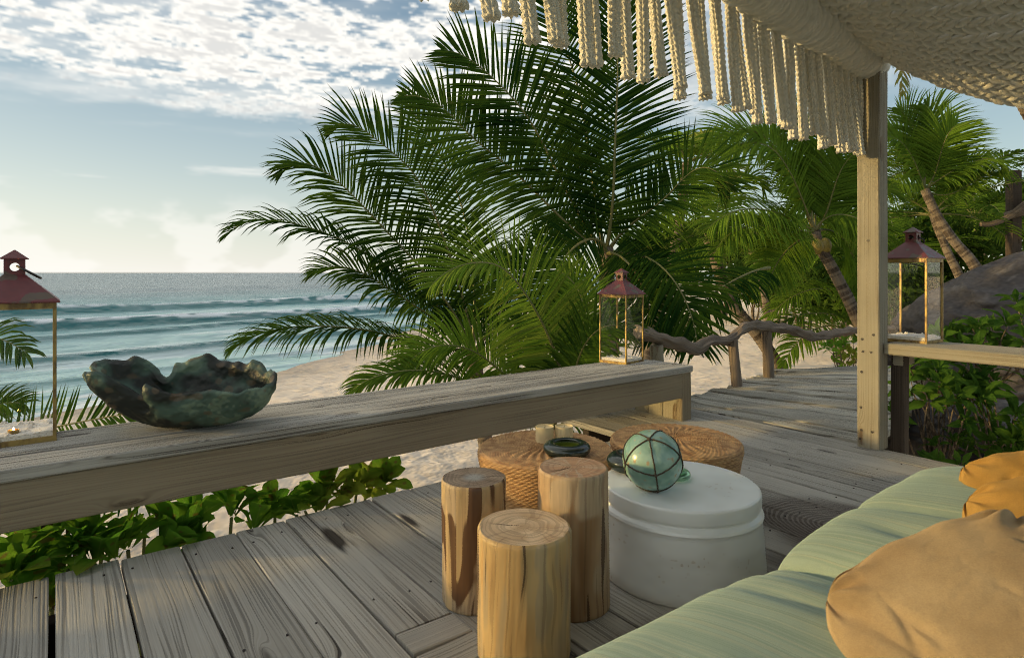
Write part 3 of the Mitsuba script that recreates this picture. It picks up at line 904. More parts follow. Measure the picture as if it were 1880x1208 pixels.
# ---------------------------------------------------------------- lanterns
def lantern(label, o, rz, s=1.0, w=0.275, tilt=0.0):
    L = thing('lantern', label, 'lantern', 'brass framed lanterns with red roofs')
    m = T().translate(list(map(float, o))).rotate([0, 0, 1], rz).scale(s)
    h, e = w / 2, 0.582

    def P(name, mesh, mat, **k):
        return part(L, name, mesh, mat, m=m, **k)
    fr = lambda z0, z1, t: join([box(-h, h, -h, -h + t, z0, z1, .001), box(-h, h, h - t, h, z0, z1, .001), box(-h, -h + t, -h + t, h - t, z0, z1, .001), box(h - t, h, -h + t, h - t, z0, z1, .001)])
    P('base_frame', join([fr(0.0, 0.022, 0.014), box(-h + .014, h - .014, -h + .014, h - .014, 0.003, 0.012, .001)]), 'brass')
    P('top_frame', fr(e - 0.026, e, 0.014), 'brass')
    for sx in (-1, 1):
        for sy in (-1, 1):
            x, y = sx * (h - .0065), sy * (h - .0065)
            P('corner_post', box(x - .0065, x + .0065, y - .0065, y + .0065, 0.022, e - 0.026, .001), 'brass')
    for a in range(4):
        q = h - 0.009
        c, k = math.cos(a * math.pi / 2), math.sin(a * math.pi / 2)
        pts = np.array([[-q + .006, -q, 0.022], [q - .006, -q, 0.022], [q - .006, -q, e - .026], [-q + .006, -q, e - .026]]) @ np.array([[c, -k, 0], [k, c, 0], [0, 0, 1]]).T
        P('pane', (pts, np.array([[0, 1, 2], [0, 2, 3]])), 'pane_glass')
    # hipped roof with a little overhang
    r1, r2, z0, z1 = h + 0.012, 0.036, e, e + 0.118

    def hip(r1, r2, z0, z1, lip):
        ring = lambda r, z: [(-r, -r, z), (r, -r, z), (r, r, z), (-r, r, z)]
        V, F = [], []
        for (a, za), (bb, zb) in (((r1, z0), (r1, z0 + lip)), ((r1, z0 + lip), (r2, z1))):
            lo, hi = ring(a, za), ring(bb, zb)
            for i in range(4):
                q = len(V); V += [lo[i], lo[(i + 1) % 4], hi[(i + 1) % 4], hi[i]]; F += [(q, q + 1, q + 2), (q, q + 2, q + 3)]
        q = len(V); V += ring(r1, z0); F += [(q, q + 2, q + 1), (q, q + 3, q + 2)]
        q = len(V); V += ring(r2, z1); F += [(q, q + 1, q + 2), (q, q + 2, q + 3)]
        return np.array(V), np.array(F)
    roof = P('roof', hip(r1, r2, z0, z1, 0.006), 'red_paint')
    # cupola with round holes in its four walls
    import manifold3d as m3
    cu = m3.Manifold.cube((0.070, 0.070, 0.066), True) - m3.Manifold.cube((0.062, 0.062, 0.08), True)
    for ax in ((90, 0), (0, 90)):
        cu = cu - m3.Manifold.cylinder(0.2, 0.018, 0.018, 24, True).rotate((ax[0], ax[1], 0))
    q = cu.translate((0, 0, z1 + 0.032)).to_mesh()
    P('cupola', (np.array(q.vert_properties[:, :3]), np.array(q.tri_verts)), 'red_paint')
    P('cupola_roof', hip(0.047, 0.002, z1 + 0.065, z1 + 0.105, 0.004), 'red_paint')
    a = np.linspace(0, 2 * np.pi, 40)
    R = 0.050
    # the ring hangs in the holes and leans on the roof
    cpt = np.array([0.048, 0, z1 + 0.010])
    ring = np.stack([cpt[0] + R * np.cos(a) * 0.80, R * np.sin(a), cpt[2] - R * np.cos(a) * 0.52], -1)
    t = tube(ring, 0.0048, 8, cap=False)
    P('ring_handle', t[:2], 'iron', smooth=True)
    g = np.linspace(-h + .012, h - .012, 26)
    Xg, Yg = np.meshgrid(g, g, indexing='ij')
    Z = 0.040 + 0.018 * (meshkit.fbm(np.stack([Xg * 18, Yg * 18, Xg * 0 + o[0]], -1), 3, 4) - .3) + 0.012 * (meshkit.noise(np.stack([Xg * 60, Yg * 60, Xg * 0 + o[1]], -1), 3) > .78)
    V = np.stack([Xg, Yg, Z], -1).reshape(-1, 3)
    F = grid_faces(26, 26)
    idx = np.arange(676).reshape(26, 26)
    for line in (idx[0], idx[-1][::-1], idx[:, 0][::-1], idx[:, -1]):
        a0 = len(V)
        lo = V[line].copy(); lo[:, 2] = 0.0125
        V = np.vstack([V, lo])
        for i in range(25):
            F = np.vstack([F, [[line[i], line[i + 1], a0 + i + 1], [line[i], a0 + i + 1, a0 + i]]])
    P('shell_sand', (V, F), 'white_sand')
    return L


lantern('brass framed lantern with a dark red roof left of the bowl on the bench', (-0.134, 3.590, 0.44), 0, s=1.075, w=0.285)
lantern('brass framed lantern with a red roof on the right end of the bench', (3.905, 3.575, 0.4342), 9)
lantern('brass framed lantern with a red roof on the side rail beyond the canopy post', (4.830, 1.682, 0.717), -2)
key = thing('tealight', 'small lit tealight candle on the white sand inside the leftmost lantern', 'candle')
part(key, 'cup', lathe([(0.0, 0), (.02, 0), (.021, .016), (.019, .016), (.018, .010)], 20)[:2], 'brass', True, m=T().translate([-0.135, 3.50, 0.4845]))
part(key, 'wax', lathe([(.0182, .0095), (.004, .0105), (0, .0105)], 20)[:2], 'wax', True, m=T().translate([-0.135, 3.50, 0.4845]))
part(key, 'flame', (lambda t: tm(t))(trimesh.creation.icosphere(2, 1.0)), 'wax', True, m=T().translate([-0.135, 3.50, 0.5035]).scale([0.0032, 0.0032, 0.008]))
scene[key + '__flame']['emitter'] = {'type': 'area', 'radiance': rgb(14.0, 7.0, 2.0)}

# ---------------------------------------------------------------- the shell bowl
def shell_bowl():
    nphi, nr = 260, 46
    phi = np.arange(nphi) / nphi * 2 * np.pi              # 0 = right tip, 90 = back, 180 = left, 270 = front
    deg = np.degrees(phi)
    per = lambda xs, ys: np.interp(deg, xs, ys, period=360)
    a, bb = 0.445, 0.25
    ks = [0, 20, 45, 70, 90, 100, 106, 109, 112, 115, 118, 121, 145, 160, 172, 180, 188, 195, 202, 211, 220, 230, 239, 246, 251, 256, 261, 266, 271, 280, 295, 315, 335, 350]
    rim = per(ks, [.262, .275, .300, .322, .330, .328, .320, .295, .240, .235, .285, .325, .350, .350, .335, .305, .275, .215, .275, .305, .335, .345, .325, .235, .180, .215, .300, .272, .220, .212, .225, .210, .213, .245])
    out = per(ks, [1, .99, 1, 1, 1, .99, .97, .94, .92, .95, 1.0, 1.04, 1.05, 1.04, 1.02, .99, .95, .93, .96, 1.02, 1.07, 1.09, 1.04, .97, .94, .97, 1.05, 1.03, .99, 1.01, 1.05, 1.03, 1, 1])
    kern = np.exp(-0.5 * (np.arange(-6, 7) / 1.4) ** 2); kern /= kern.sum()
    soft = lambda q: np.convolve(np.concatenate([q[-6:], q, q[:6]]), kern, 'valid')
    rim, out = soft(rim), soft(out)
    wave = (0.017 * np.sin(phi * 9 + 0.5) + 0.010 * np.sin(phi * 17 + 1.0) + 0.006 * np.sin(phi * 31)) * per([0, 40, 80, 120, 160, 200, 240, 280, 320], [.3, 1, 1, .9, .3, .3, .5, .6, .4])
    fold = soft(per(ks, [0, 0, 0, .02, 0, 0, -.02, -.05, -.06, -.03, .02, .05, .06, .05, .02, -.02, -.09, -.12, -.08, 0, .06, .10, .06, -.05, -.11, -.06, .07, .06, -.02, -.04, .05, .0, 0, 0]))
    V = np.zeros((nr, nphi, 3))
    for i, t in enumerate(np.linspace(0, 1, nr)):
        rr = math.sin(t * math.pi / 2) ** 0.62
        f = fold * t ** 1.1
        V[i, :, 0] = a * np.sign(np.cos(phi)) * np.abs(np.cos(phi)) ** np.where(np.cos(phi) < 0, 0.90, 1.0) * (rr * out + f)
        V[i, :, 1] = bb * np.sin(phi) * (rr * out + f)
        V[i, :, 2] = (rim + wave) * (1 - math.cos(t * math.pi / 2)) ** 0.80 * (1 + 0.10 * math.sin(t * 3.1) * np.sin(phi * 5 + 1))
    V[..., 0] -= 0.05 * (V[..., 2] / 0.3)                 # leans to the left
    lip = np.array([0.030 * math.sin(u) for u in np.linspace(0, math.pi, 7)])
    # shell thickness: inner wall offset inwards
    N = np.zeros_like(V)
    du = np.roll(V, -1, 1) - np.roll(V, 1, 1)
    dv = np.gradient(V, axis=0)
    N = nrm(np.cross(du, dv))
    N[0] = [0, 0, -1]
    mid = V - np.array([0, 0, 0.2])
    if (N[-8] * mid[-8]).sum() < 0:
        N = -N
    th = np.interp(np.linspace(0, 1, nr), [0, .7, .93, 1], [.030, .026, .034, .020])[:, None, None]
    dis = (meshkit.fbm(V * 9.0 + 3, 4, 5) - 0.5)[..., None] * 0.050 * np.linspace(.2, 1, nr)[:, None, None] + (meshkit.fbm(V * 34.0, 3, 6) - .5)[..., None] * 0.010
    outer, inner = V + N * (dis), V - N * (th - dis * 0.7)
    cap = (outer[-1] + inner[-1]) / 2 + np.array([0, 0, 0.012]) + N[-1] * 0.002
    all_ = np.concatenate([outer, cap[None], inner[::-1]], 0)
    zmin = all_[..., 2].min()
    all_[..., 2] -= zmin
    uv = np.stack([np.broadcast_to(phi, all_.shape[:2]), np.broadcast_to(np.concatenate([np.linspace(0, 1, nr), [1], np.linspace(1, .5, nr)])[:, None], all_.shape[:2])], -1)
    return all_.reshape(-1, 3), grid_faces(all_.shape[0], nphi, wrap=True), uv.reshape(-1, 2)


v, f, uv = shell_bowl()
key = thing('shell_bowl', 'large dark green bronze bowl shaped like a giant clam shell on the bench', 'bowl')
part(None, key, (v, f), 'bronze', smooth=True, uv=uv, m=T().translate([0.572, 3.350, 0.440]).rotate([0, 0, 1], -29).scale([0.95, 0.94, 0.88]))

# ---------------------------------------------------------------- log stools
def log_stool(label, kk, x, y, r, h, rz):
    L = thing('log_stool', label, 'stool', 'short smooth log stools on the deck')
    n, k = 40, 72
    th = np.arange(k + 1) / k * 2 * np.pi
    z = np.concatenate([[0, .004, .012], np.linspace(0.02, h - 0.012, n - 6), [h - .006, h - .002, h]])
    ed = np.concatenate([[.97, .99, 1], np.ones(n - 6), [.988, .97, .945]])
    TH, Z = np.meshgrid(th, z)
    nz = meshkit.fbm(np.stack([np.cos(TH) * 1.3 + kk * 5, np.sin(TH) * 1.3, Z * 1.4], -1), 3, 3 + kk) - .5
    nz2 = meshkit.fbm(np.stack([np.cos(TH) * 5 + kk, np.sin(TH) * 5, Z * 2.0], -1), 3, 9 + kk) - .5
    spl = sum(np.exp(-((((TH - a0 + np.pi) % (2 * np.pi) - np.pi) * r) / 0.006) ** 2) * np.exp(-((Z - h * z0) / (h * .35)) ** 2) for a0, z0 in ((3.9 + kk, 1.0), (5.3 - kk * .7, .8), (4.6 + .5 * kk, .2)))
    R = r * ed[:, None] * (1 + 0.16 * nz + 0.05 * nz2 - 0.035 * spl)
    V = np.stack([R * np.cos(TH), R * np.sin(TH), Z], -1)
    uv = np.stack([TH * r + 7.0 * kk, Z], -1)
    m = T().translate([x, y, 0.003]).rotate([0, 0, 1], rz)
    part(L, 'side', (V.reshape(-1, 3), grid_faces(len(z), k + 1)), 'log_side', smooth=True, uv=uv.reshape(-1, 2), m=m)
    t = np.linspace(0, 1, 14)
    top = V[-1][None] * t[:, None, None]
    top[..., 2] = h - 0.0006 - 0.004 * (1 - t)[:, None] * 0.3 + 0.002 * (meshkit.noise(np.stack([top[..., 0] * 40, top[..., 1] * 40, top[..., 2]], -1), 2) - .5) * (t < .99)[:, None]
    uv = np.stack([top[..., 0] + 7.0 * kk, top[..., 1]], -1)
    part(L, 'end_grain', (top.reshape(-1, 3), grid_faces(14, k + 1)[:, ::-1]), 'log_end', smooth=True, uv=uv.reshape(-1, 2), m=m)


log_stool('pale yellow log stool at the front, lowest of the three logs', 0, 1.188, 1.500, 0.149, 0.399, 20)
log_stool('tan log stool standing against the white drum table', 1, 1.503, 1.610, 0.128, 0.497, 130)
log_stool('brown streaked log stool on the left with a grey top', 2, 1.240, 1.862, 0.119, 0.445, 205)

# ---------------------------------------------------------------- wicker poufs
def pouf(label, x, y, R, h, rb, rz):
    L = thing('wicker_pouf', label, 'pouf', 'round wicker poufs on the deck')
    m = T().translate([x, y, 0.002]).rotate([0, 0, 1], rz)
    st, per, rh = 64, 5, 0.0088
    k = st * per
    th = np.arange(k + 1) / k * 2 * np.pi
    rows = int(h / rh)
    z = np.linspace(0, h, rows * 4 + 1)
    TH, Z = np.meshgrid(th, z)
    ri = np.floor(Z / h * rows - 1e-6)
    fr = Z / h * rows - ri
    prof = np.sqrt(np.maximum(0.02, 1 - (2 * fr - 1) ** 2))
    ou = 0.5 + 0.5 * np.cos(TH * st / 2 * 2 + np.pi * (ri % 2))
    base = np.interp(Z / h, [0, .3, .75, .92, .98, 1], [rb, rb + (R - rb) * .45, R * .965, R * 1.0, R * .992, R * .965])
    rad = base + 0.0065 * prof * (0.25 + 0.75 * ou) - 0.003
    V = np.stack([rad * np.cos(TH), rad * np.sin(TH), Z], -1)
    part(L, 'side_weave', (V.reshape(-1, 3), grid_faces(len(z), k + 1)), 'wicker', smooth=True, m=m)
    # lid: coils wound over radial stakes, the stakes showing through as swirling ribs
    nr = int(R / rh)
    r = np.linspace(0.0, R * 0.967, nr * 4 + 1)
    TH, RR = np.meshgrid(th, r)
    ri = np.floor(RR / r[-1] * nr - 1e-6)
    fr = RR / r[-1] * nr - ri
    prof = np.sqrt(np.maximum(0.02, 1 - (2 * fr - 1) ** 2))
    sw = TH + 0.9 * np.sin(np.clip(RR / R, 0, 1) * 3.0) * 0.25
    ns = np.where(RR < 0.5 * R, st / 2, st)
    ribs = 0.5 + 0.5 * np.cos(sw * st / 2)
    ou = 0.5 + 0.5 * np.cos(sw * ns + np.pi * (ri % 2))
    zt = h + 0.012 * np.sqrt(np.maximum(0, 1 - (RR / R) ** 2)) + 0.0055 * prof * (0.3 + 0.7 * ou) + 0.0075 * ribs * np.clip(RR / R * 4, 0, 1) * np.clip((0.80 * R - RR) / 0.06, 0.15, 1) - 0.004
    V = np.stack([RR * np.cos(TH), RR * np.sin(TH), zt], -1)
    part(L, 'lid_weave', (V.reshape(-1, 3), grid_faces(len(r), k + 1)[:, ::-1]), 'wicker', smooth=True, m=m)


pouf('round wicker pouf behind the logs holding two candles and a dark dish', 1.945, 2.285, 0.333, 0.335, 0.265, 10)
pouf('round wicker pouf behind the white drum table with nothing on it', 2.575, 1.985, 0.333, 0.335, 0.265, 75)

# ---------------------------------------------------------------- the white table and the glass on it
TX, TY = 2.035, 1.545
key = thing('drum_table', 'round glazed white drum table with a grooved rim beside the logs', 'table')
prof = [(0, 0.0), (.318, 0.0), (.326, 0.006), (.330, .02), (.330, .06), (.322, .17), (.316, .235), (.318, .250), (.322, .258), (.318, .268), (.306, .278), (.304, .284), (.306, .290), (.312, .293), (.3135, .297), (.3135, .335), (.311, .342), (.305, .3465), (.29, .3475), (0, .3475)]
prof = [(r * 0.985, z) for r, z in prof]
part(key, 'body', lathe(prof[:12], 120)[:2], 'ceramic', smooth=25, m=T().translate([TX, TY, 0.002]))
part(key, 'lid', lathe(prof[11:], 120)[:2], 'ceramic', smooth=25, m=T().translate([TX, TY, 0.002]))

bc = np.array([1.880, 1.560, 0.3495 + 0.1165])
RB = 0.115
key = thing('glass_float', 'round turquoise glass fishing float in a cord net on the white drum table', 'float')
sp = trimesh.creation.icosphere(5, RB)
vv = np.array(sp.vertices)
vv *= (1 + 0.012 * (meshkit.fbm(vv * 14, 3, 2) - .5))[:, None]
part(key, 'ball', (vv, np.array(sp.faces)), 'float_glass', smooth=True, m=T().translate(bc.tolist()))
hub = nrm(-FW * 0.52 - RT * 0.22 + np.array([0, 0, 0.84]))
e1 = nrm(np.cross(hub, [0, 0, 1])); e2 = np.cross(hub, e1)
sph = lambda th, ph: hub * math.cos(th) + (e1 * math.cos(ph) + e2 * math.sin(ph)) * math.sin(th)


def arc(a, c, n=14):
    return nrm(np.array([a + (c - a) * t for t in np.linspace(0, 1, n)]))


cords = []
NS = 5
for i in range(NS):
    p0, p1 = i * 2 * math.pi / NS + .62, (i + 1) * 2 * math.pi / NS + .62
    a, c = sph(1.22, p0), sph(1.22, p1)
    lo, lo2 = sph(2.15, p0), sph(2.15, p1)
    cords += [arc(hub, a), arc(a, c), arc(a, lo), arc(lo, lo2), arc(lo, -hub)]
nt = []
for cpts in cords:
    nt.append(tube(cpts * (RB + 0.0022), 0.0028, 6, disp=lambda th, L: 0.0006 * np.sin(L * 900 + th))[:2])
for i in range(NS):
    for th in (1.22, 2.15):
        nt.append(move(tm(trimesh.creation.icosphere(1, 0.0058)), sph(th, i * 2 * math.pi / NS + .62) * (RB + .003)))
nt.append(move(tm(trimesh.creation.icosphere(1, 0.008)), hub * (RB + .003)))
part(key, 'cord_net', join(nt), 'cord', smooth=True, m=T().translate(bc.tolist()))


def dish(name, label, cat, mat, x, y, z, R, h, hole, group=None):
    key = thing(name, label, cat, group)
    prof = []
    for u in np.linspace(0, 1, 30):
        a = -math.pi / 2 + u * math.pi * 1.2
        prof.append((R - h * 0.62 + h * 0.62 * math.cos(a), h * 0.5 + h * 0.5 * math.sin(a)))
    prof = [(0, 0)] + prof + [(hole, h * 0.62)]
    v, f, uv = lathe(prof, 56)
    v2, f2, _ = lathe([(hole, h * 0.62), (hole * .92, h * .45), (hole * .6, h * .30), (0, h * 0.25)], 56)
    m = T().translate([x, y, z])
    part(key, 'rim', (v, f), mat, smooth=True, m=m)
    part(key, 'hollow', (v2, f2), 'olive_glass' if mat == 'dark_glass' else mat, smooth=True, m=m)
    return key


dish('glass_dish', 'thick dark glass dish in front of the candles on the left wicker pouf', 'dish', 'dark_glass', 1.940, 2.120, 0.345, 0.112, 0.056, 0.080)
dish('glass_dish', 'thick dark glass dish half hidden behind the glass float', 'dish', 'dark_glass', 2.00, 1.775, 0.3495, 0.105, 0.070, 0.072)
dish('glass_dish', 'small clear green glass dish to the right of the glass float', 'dish', 'green_glass', 2.062, 1.585, 0.3497, 0.058, 0.036, 0.040)
for k, (x, y, lb) in enumerate(((1.985, 2.335, 'cream candle in a glass cup, left of the pair on the wicker pouf'), (2.068, 2.282, 'cream candle in a glass cup, right of the pair on the wicker pouf'))):
    key = thing('candle', lb, 'candle', 'candles on the wicker pouf')
    v, f, _ = lathe([(0, 0), (.044, 0), (.046, .003), (.046, .080), (.0435, .080), (.0425, .072), (.02, .068), (0, .068)], 40)
    part(key, 'cup', (v, f), 'wax', smooth=35, m=T().translate([x, y, 0.346]))
    v, f, _ = tube(np.array([[0, 0, .066], [0.001, 0, .074], [.003, 0, .081]]), 0.0014, 6)
    part(key, 'wick', (v, f), 'iron', m=T().translate([x, y, 0.346]))

# ---------------------------------------------------------------- the day bed
def squircle(a, b, c, ex, ez, nu=150, nv=70, seed=1, puff=0.0, wr=0.012):
    u = np.linspace(-math.pi, math.pi, nu + 1)
    w = np.linspace(-math.pi / 2, math.pi / 2, nv)
    pw = lambda q, e: np.sign(q) * np.abs(q) ** e
    U, Wv = np.meshgrid(u, w)
    X = a * pw(np.cos(Wv), ez) * pw(np.cos(U), ex)
    Y = b * pw(np.cos(Wv), ez) * pw(np.sin(U), ex)
    Z = c * pw(np.sin(Wv), ez)
    V = np.stack([X, Y, Z], -1)
    return V


def tufted(x0, x1, y0, y1, z0, z1, seed, sag=None, n=150, m=110):
    """a soft mattress: a grid over its top, closed by its sides"""
    V = []
    s = np.linspace(-1, 1, n)
    t = np.linspace(-1, 1, m)
    S, Tt = np.meshgrid(s, t, indexing='ij')
    ease = lambda q: np.sign(q) * (1 - (1 - np.abs(q)) ** 1.7)
    S, Tt = ease(S), ease(Tt)
    pr = lambda q, p: (1 - np.abs(q) ** p) ** (1 / p)
    up = pr(S, 3.0) ** 0.95 * pr(Tt, 3.4) ** 0.72
    zc = z0 + (z1 - z0) * 0.45
    X = x0 + (x1 - x0) * (S + 1) / 2
    Y = y0 + (y1 - y0) * (Tt + 1) / 2
    nz = meshkit.fbm(np.stack([X * 2.2, Y * 2.2, X * 0 + seed], -1), 3, seed) - .5
    wr = meshkit.fbm(np.stack([X * 9.0, Y * 2.4, X * 0], -1), 3, seed + 4) - .5
    edge = (1 - up)
    top = zc + (z1 - zc) * up * (1 + 0.16 * nz) + 0.012 * wr * up * np.clip(edge * 2.2, 0.10, 1)
    bot = zc - (zc - z0) * up
    if sag is not None:
        top = top - sag(X, Y) * np.clip(up * 3, 0, 1)
    rim = 1 + 0.014 * (meshkit.fbm(np.stack([X * 5, Y * 5, X * 0], -1), 2, seed + 8) - .5)
    cx, cy = (x0 + x1) / 2, (y0 + y1) / 2
    A = np.stack([cx + (X - cx) * rim, cy + (Y - cy) * rim, top], -1)
    B = np.stack([cx + (X - cx) * rim, cy + (Y - cy) * rim, bot], -1)
    B[0], B[-1], B[:, 0], B[:, -1] = A[0], A[-1], A[:, 0], A[:, -1]
    F = grid_faces(n, m)
    return np.vstack([A.reshape(-1, 3), B.reshape(-1, 3)]), np.vstack([F, F[:, ::-1] + n * m])


key = thing('day_bed', 'dark timber day bed platform under the green mattresses', 'bed')
part(None, key, box(-0.9, 3.02, -1.0, 0.74, 0.0, 0.135, .01), 'dark_wood', uv=np.zeros((len(box(-0.9, 3.02, -1.0, 0.74, 0.0, 0.135, .01)[0]), 2)))
key = thing('mattress', 'pale green striped mattress nearest in front, under the tan cushion', 'mattress', 'green striped mattresses')
bump = lambda cx, cy, a, bb, h: (lambda X, Y: h * np.exp(-((X - cx) / a) ** 2 - ((Y - cy) / bb) ** 2))
part(None, key, tufted(-0.75, 1.745, -0.95, 0.955, 0.115, 0.475, 3, sag=lambda X, Y: bump(1.60, .45, .05, .4, .03)(X, Y) + bump(1.42, .70, .04, .2, .02)(X, Y)), 'green_fabric', smooth=True)
key = thing('mattress', 'pale green striped mattress at the far end, beside the golden cushions', 'mattress', 'green striped mattresses')
part(None, key, tufted(1.735, 3.10, -0.95, 0.965, 0.115, 0.485, 8, sag=lambda X, Y: bump(2.20, .80, .05, .3, .03)(X, Y) + bump(1.98, .66, .04, .16, .025)(X, Y)), 'green_fabric', smooth=True)


def pillow(a, b, t, seed, n=90, crease=()):
    s = np.linspace(-1, 1, n)
    s = np.sign(s) * (1 - (1 - np.abs(s)) ** 1.6)
    S, Q = np.meshgrid(s, s, indexing='ij')
    h = ((1 - np.abs(S) ** 2.6) * (1 - np.abs(Q) ** 2.6)).clip(0) ** 0.46
    rc = 1 - 0.24 * (S * Q) ** 2
    X, Y = a * S * rc, b * Q * rc
    X = X * (1 - 0.05 * (1 - np.abs(Q) ** 2) * np.abs(S) ** 3)
    Y = Y * (1 - 0.05 * (1 - np.abs(S) ** 2) * np.abs(Q) ** 3)
    nz = meshkit.fbm(np.stack([X * 3 + seed, Y * 3, X * 0], -1), 2, seed) - .5
    rad = np.arctan2(Q, S)
    fold = np.sin(rad * 13 + 5 * nz + seed) * np.clip(np.hypot(S, Q) - .45, 0, 1) ** 1.3
    cr = np.abs(meshkit.fbm(np.stack([X * 9 + Y * 5 + seed, Y * 22 - X * 6, X * 0], -1), 3, seed + 2) - .5)
    Z = t * h * (1 + 0.10 * nz) + 0.016 * fold * h ** 0.5 - 0.010 * np.clip(0.16 - cr, 0, 1) * h
    for ci, (sx, sy) in enumerate(((-1, -1), (-1, 1), (1, -1), (1, 1))):       # gathers running in from the sewn corners
        dx, dy = S - sx * .92, Q - sy * .92
        r, an = np.hypot(dx, dy), np.arctan2(dy * -sy, dx * -sx)
        Z = Z + 0.013 * np.cos(an * 11 + seed * 1.7 + ci * 2.1 + 3 * r) * np.exp(-((r - .30) / .22) ** 2) * h ** .25 * t / .13
    Z = Z + 0.006 * np.exp(-((np.maximum(np.abs(S), np.abs(Q)) - .955) / .02) ** 2)
    for (x0, y0, x1, y1, w, d) in crease:
        px, py = X / a - x0, Y / b - y0
        L = np.hypot(x1 - x0, y1 - y0)
        u = (px * (x1 - x0) + py * (y1 - y0)) / L ** 2
        dist = np.abs(px * (y1 - y0) - py * (x1 - x0)) / L + 0.06 * np.sin(u * 5)
        Z = Z - d * np.exp(-(dist / w) ** 2) * np.clip(u * 4, 0, 1) * np.clip((1 - u) * 4, 0, 1)
    A, B = np.stack([X, Y, Z], -1), np.stack([X, Y, -Z * 0.9], -1)
    for q in (A, B):
        q[0, :, 2] = q[-1, :, 2] = q[:, 0, 2] = q[:, -1, 2] = 0
    F = grid_faces(n, n)
    return np.vstack([A.reshape(-1, 3), B.reshape(-1, 3)]), np.vstack([F, F[:, ::-1] + n * n])


def put_pillow(label, mesh, mat, o, normal, upv):
    key = thing('cushion', label, 'cushion', 'suede cushions on the day bed')
    z = nrm(normal); x = nrm(np.cross(upv, z)); y = np.cross(z, x)
    part(None, key, mesh, mat, smooth=True, m=M4(o, x, y, z))


put_pillow('big tan suede cushion nearest in the bottom right corner', pillow(0.285, 0.265, 0.16, 3, 200, crease=((-.75, .55, -.15, -.75, .030, .022), (-.75, .50, -.25, -.7, .10, .018), (-.55, .8, -.45, -.1, .04, .012), (.1, .2, .6, -.8, .035, .02), (.2, .75, .75, .1, .03, .012))), 'tan_suede',
           W(1845, 1215, 1.13), -FW * .45 - RT * .40 + np.array([0, 0, .85]), -RT * 0.25 + FW * .7 + np.array([0, 0, .6]))
put_pillow('golden suede cushion in the middle, behind the tan one', pillow(0.25, 0.24, 0.13, 5, 100, crease=((-.6, -.2, .5, .3, .08, .02),)), 'gold_suede',
           W(1995, 1025, 1.55), -FW * .5 - RT * .45 + np.array([0, 0, .75]), FW * .6 + np.array([0, 0, .7]))
put_pillow('golden suede cushion farthest back on the green mattress', pillow(0.26, 0.24, 0.13, 8, 100, crease=((-.7, -.5, -.2, .5, .07, .03), (-.2, .1, .5, .5, .09, .02))), 'gold_suede',
           W(1938, 955, 1.95), -FW * .55 - RT * .55 + np.array([0, 0, .62]), FW * .4 + np.array([0, 0, .9]))

# ---------------------------------------------------------------- palms
def frond(P, L, n=58, hint=(0, 0, 1), droop=0.55, w=0.030, vee=0.18, tint=0.3, start=0.14, seed=0, r0=0.020, lift=0.0, tipL=0.42):
    """a coconut frond along the control points P: (leaflets, rachis); L the longest leaflet, hint the side the blade faces"""
    q = np.random.default_rng(seed)
    R = spline(P, 40)
    Ls = np.concatenate([[0], np.cumsum(np.linalg.norm(np.diff(R, axis=0), axis=1))])
    tt = nrm(np.gradient(R, axis=0))
    ts = np.linspace(start, 0.995, n)
    hint = np.asarray(hint, float)
    O, D, N, S, LEN = [], [], [], [], []
    for side in (-1, 1):
        t = np.clip(ts + q.normal(0, 0.22 / n, n) + (0.4 / n if side > 0 else 0), start, 0.998)
        o = np.column_stack([np.interp(t * Ls[-1], Ls, R[:, a]) for a in range(3)])
        tg = nrm(np.column_stack([np.interp(t * Ls[-1], Ls, tt[:, a]) for a in range(3)]))
        s = nrm(np.cross(tg, hint))
        nn = np.cross(s, tg)
        ang = np.radians(np.interp(t, [0, .25, .7, 1], [12, 22, 36, 64])) + q.normal(0, 0.06, n)
        d = s * (side * np.cos(ang))[:, None] + tg * np.sin(ang)[:, None] + nn * (vee + q.normal(0, 0.07, n))[:, None]
        ln = L * np.interp(t, [0, .10, .22, .40, .70, .90, 1], [.34, .55, .84, 1.0, .90, .62, tipL]) * (1 + q.normal(0, .05, n))
        O.append(o); D.append(nrm(d)); N.append(nn); LEN.append(ln)
    O, D, N, LEN = map(np.concatenate, (O, D, N, LEN))
    m = len(O)
    keep = q.random(m) > 0.035
    O, D, N, LEN = O[keep], D[keep], N[keep], LEN[keep]
    m = len(O)
    segs = 4
    pts, dirs = [O], [D]
    dr_ = droop * (1 + q.normal(0, .22, m))
    cur = D
    for j in range(segs):
        pts.append(pts[-1] + cur * (LEN / segs)[:, None])
        cur = nrm(cur + np.array([0, 0, -1.0]) * (dr_ * (0.16 + 0.22 * j))[:, None])
        dirs.append(cur)
    wid = w * np.array([0.55, 1.0, 0.92, 0.62, 0.0])
    V, U = [], []
    tn = (tint + q.normal(0, .09, m))
    for j in range(segs + 1):
        side = nrm(np.cross(dirs[min(j, segs)], N))
        up = np.cross(side, dirs[min(j, segs)])
        hw = wid[j] / 2
        base = pts[j]
        V += [base - side * hw - up * hw * 0.35, base + up * hw * 0.15, base + side * hw - up * hw * 0.35]
        U += [np.column_stack([tn, np.full(m, j / segs)])] * 3
    V = np.stack(V, 1)
    U = np.stack(U, 1)
    f = []
    for j in range(segs):
        a = 3 * j
        for k in (0, 1):
            if j < segs - 1:
                f += [(a + k, a + k + 1, a + k + 4), (a + k, a + k + 4, a + k + 3)]
            else:
                f += [(a + k, a + k + 1, a + 4)]
    f = np.array(f)
    F = (f[None] + (np.arange(m) * V.shape[1])[:, None, None]).reshape(-1, 3)
    rach = tube(R, np.interp(np.linspace(0, 1, 40), [0, .1, .5, 1], [r0 * 1.6, r0, r0 * .62, r0 * .2]), 5)
    return (V.reshape(-1, 3), F, U.reshape(-1, 2)), rach


_fs = [100]


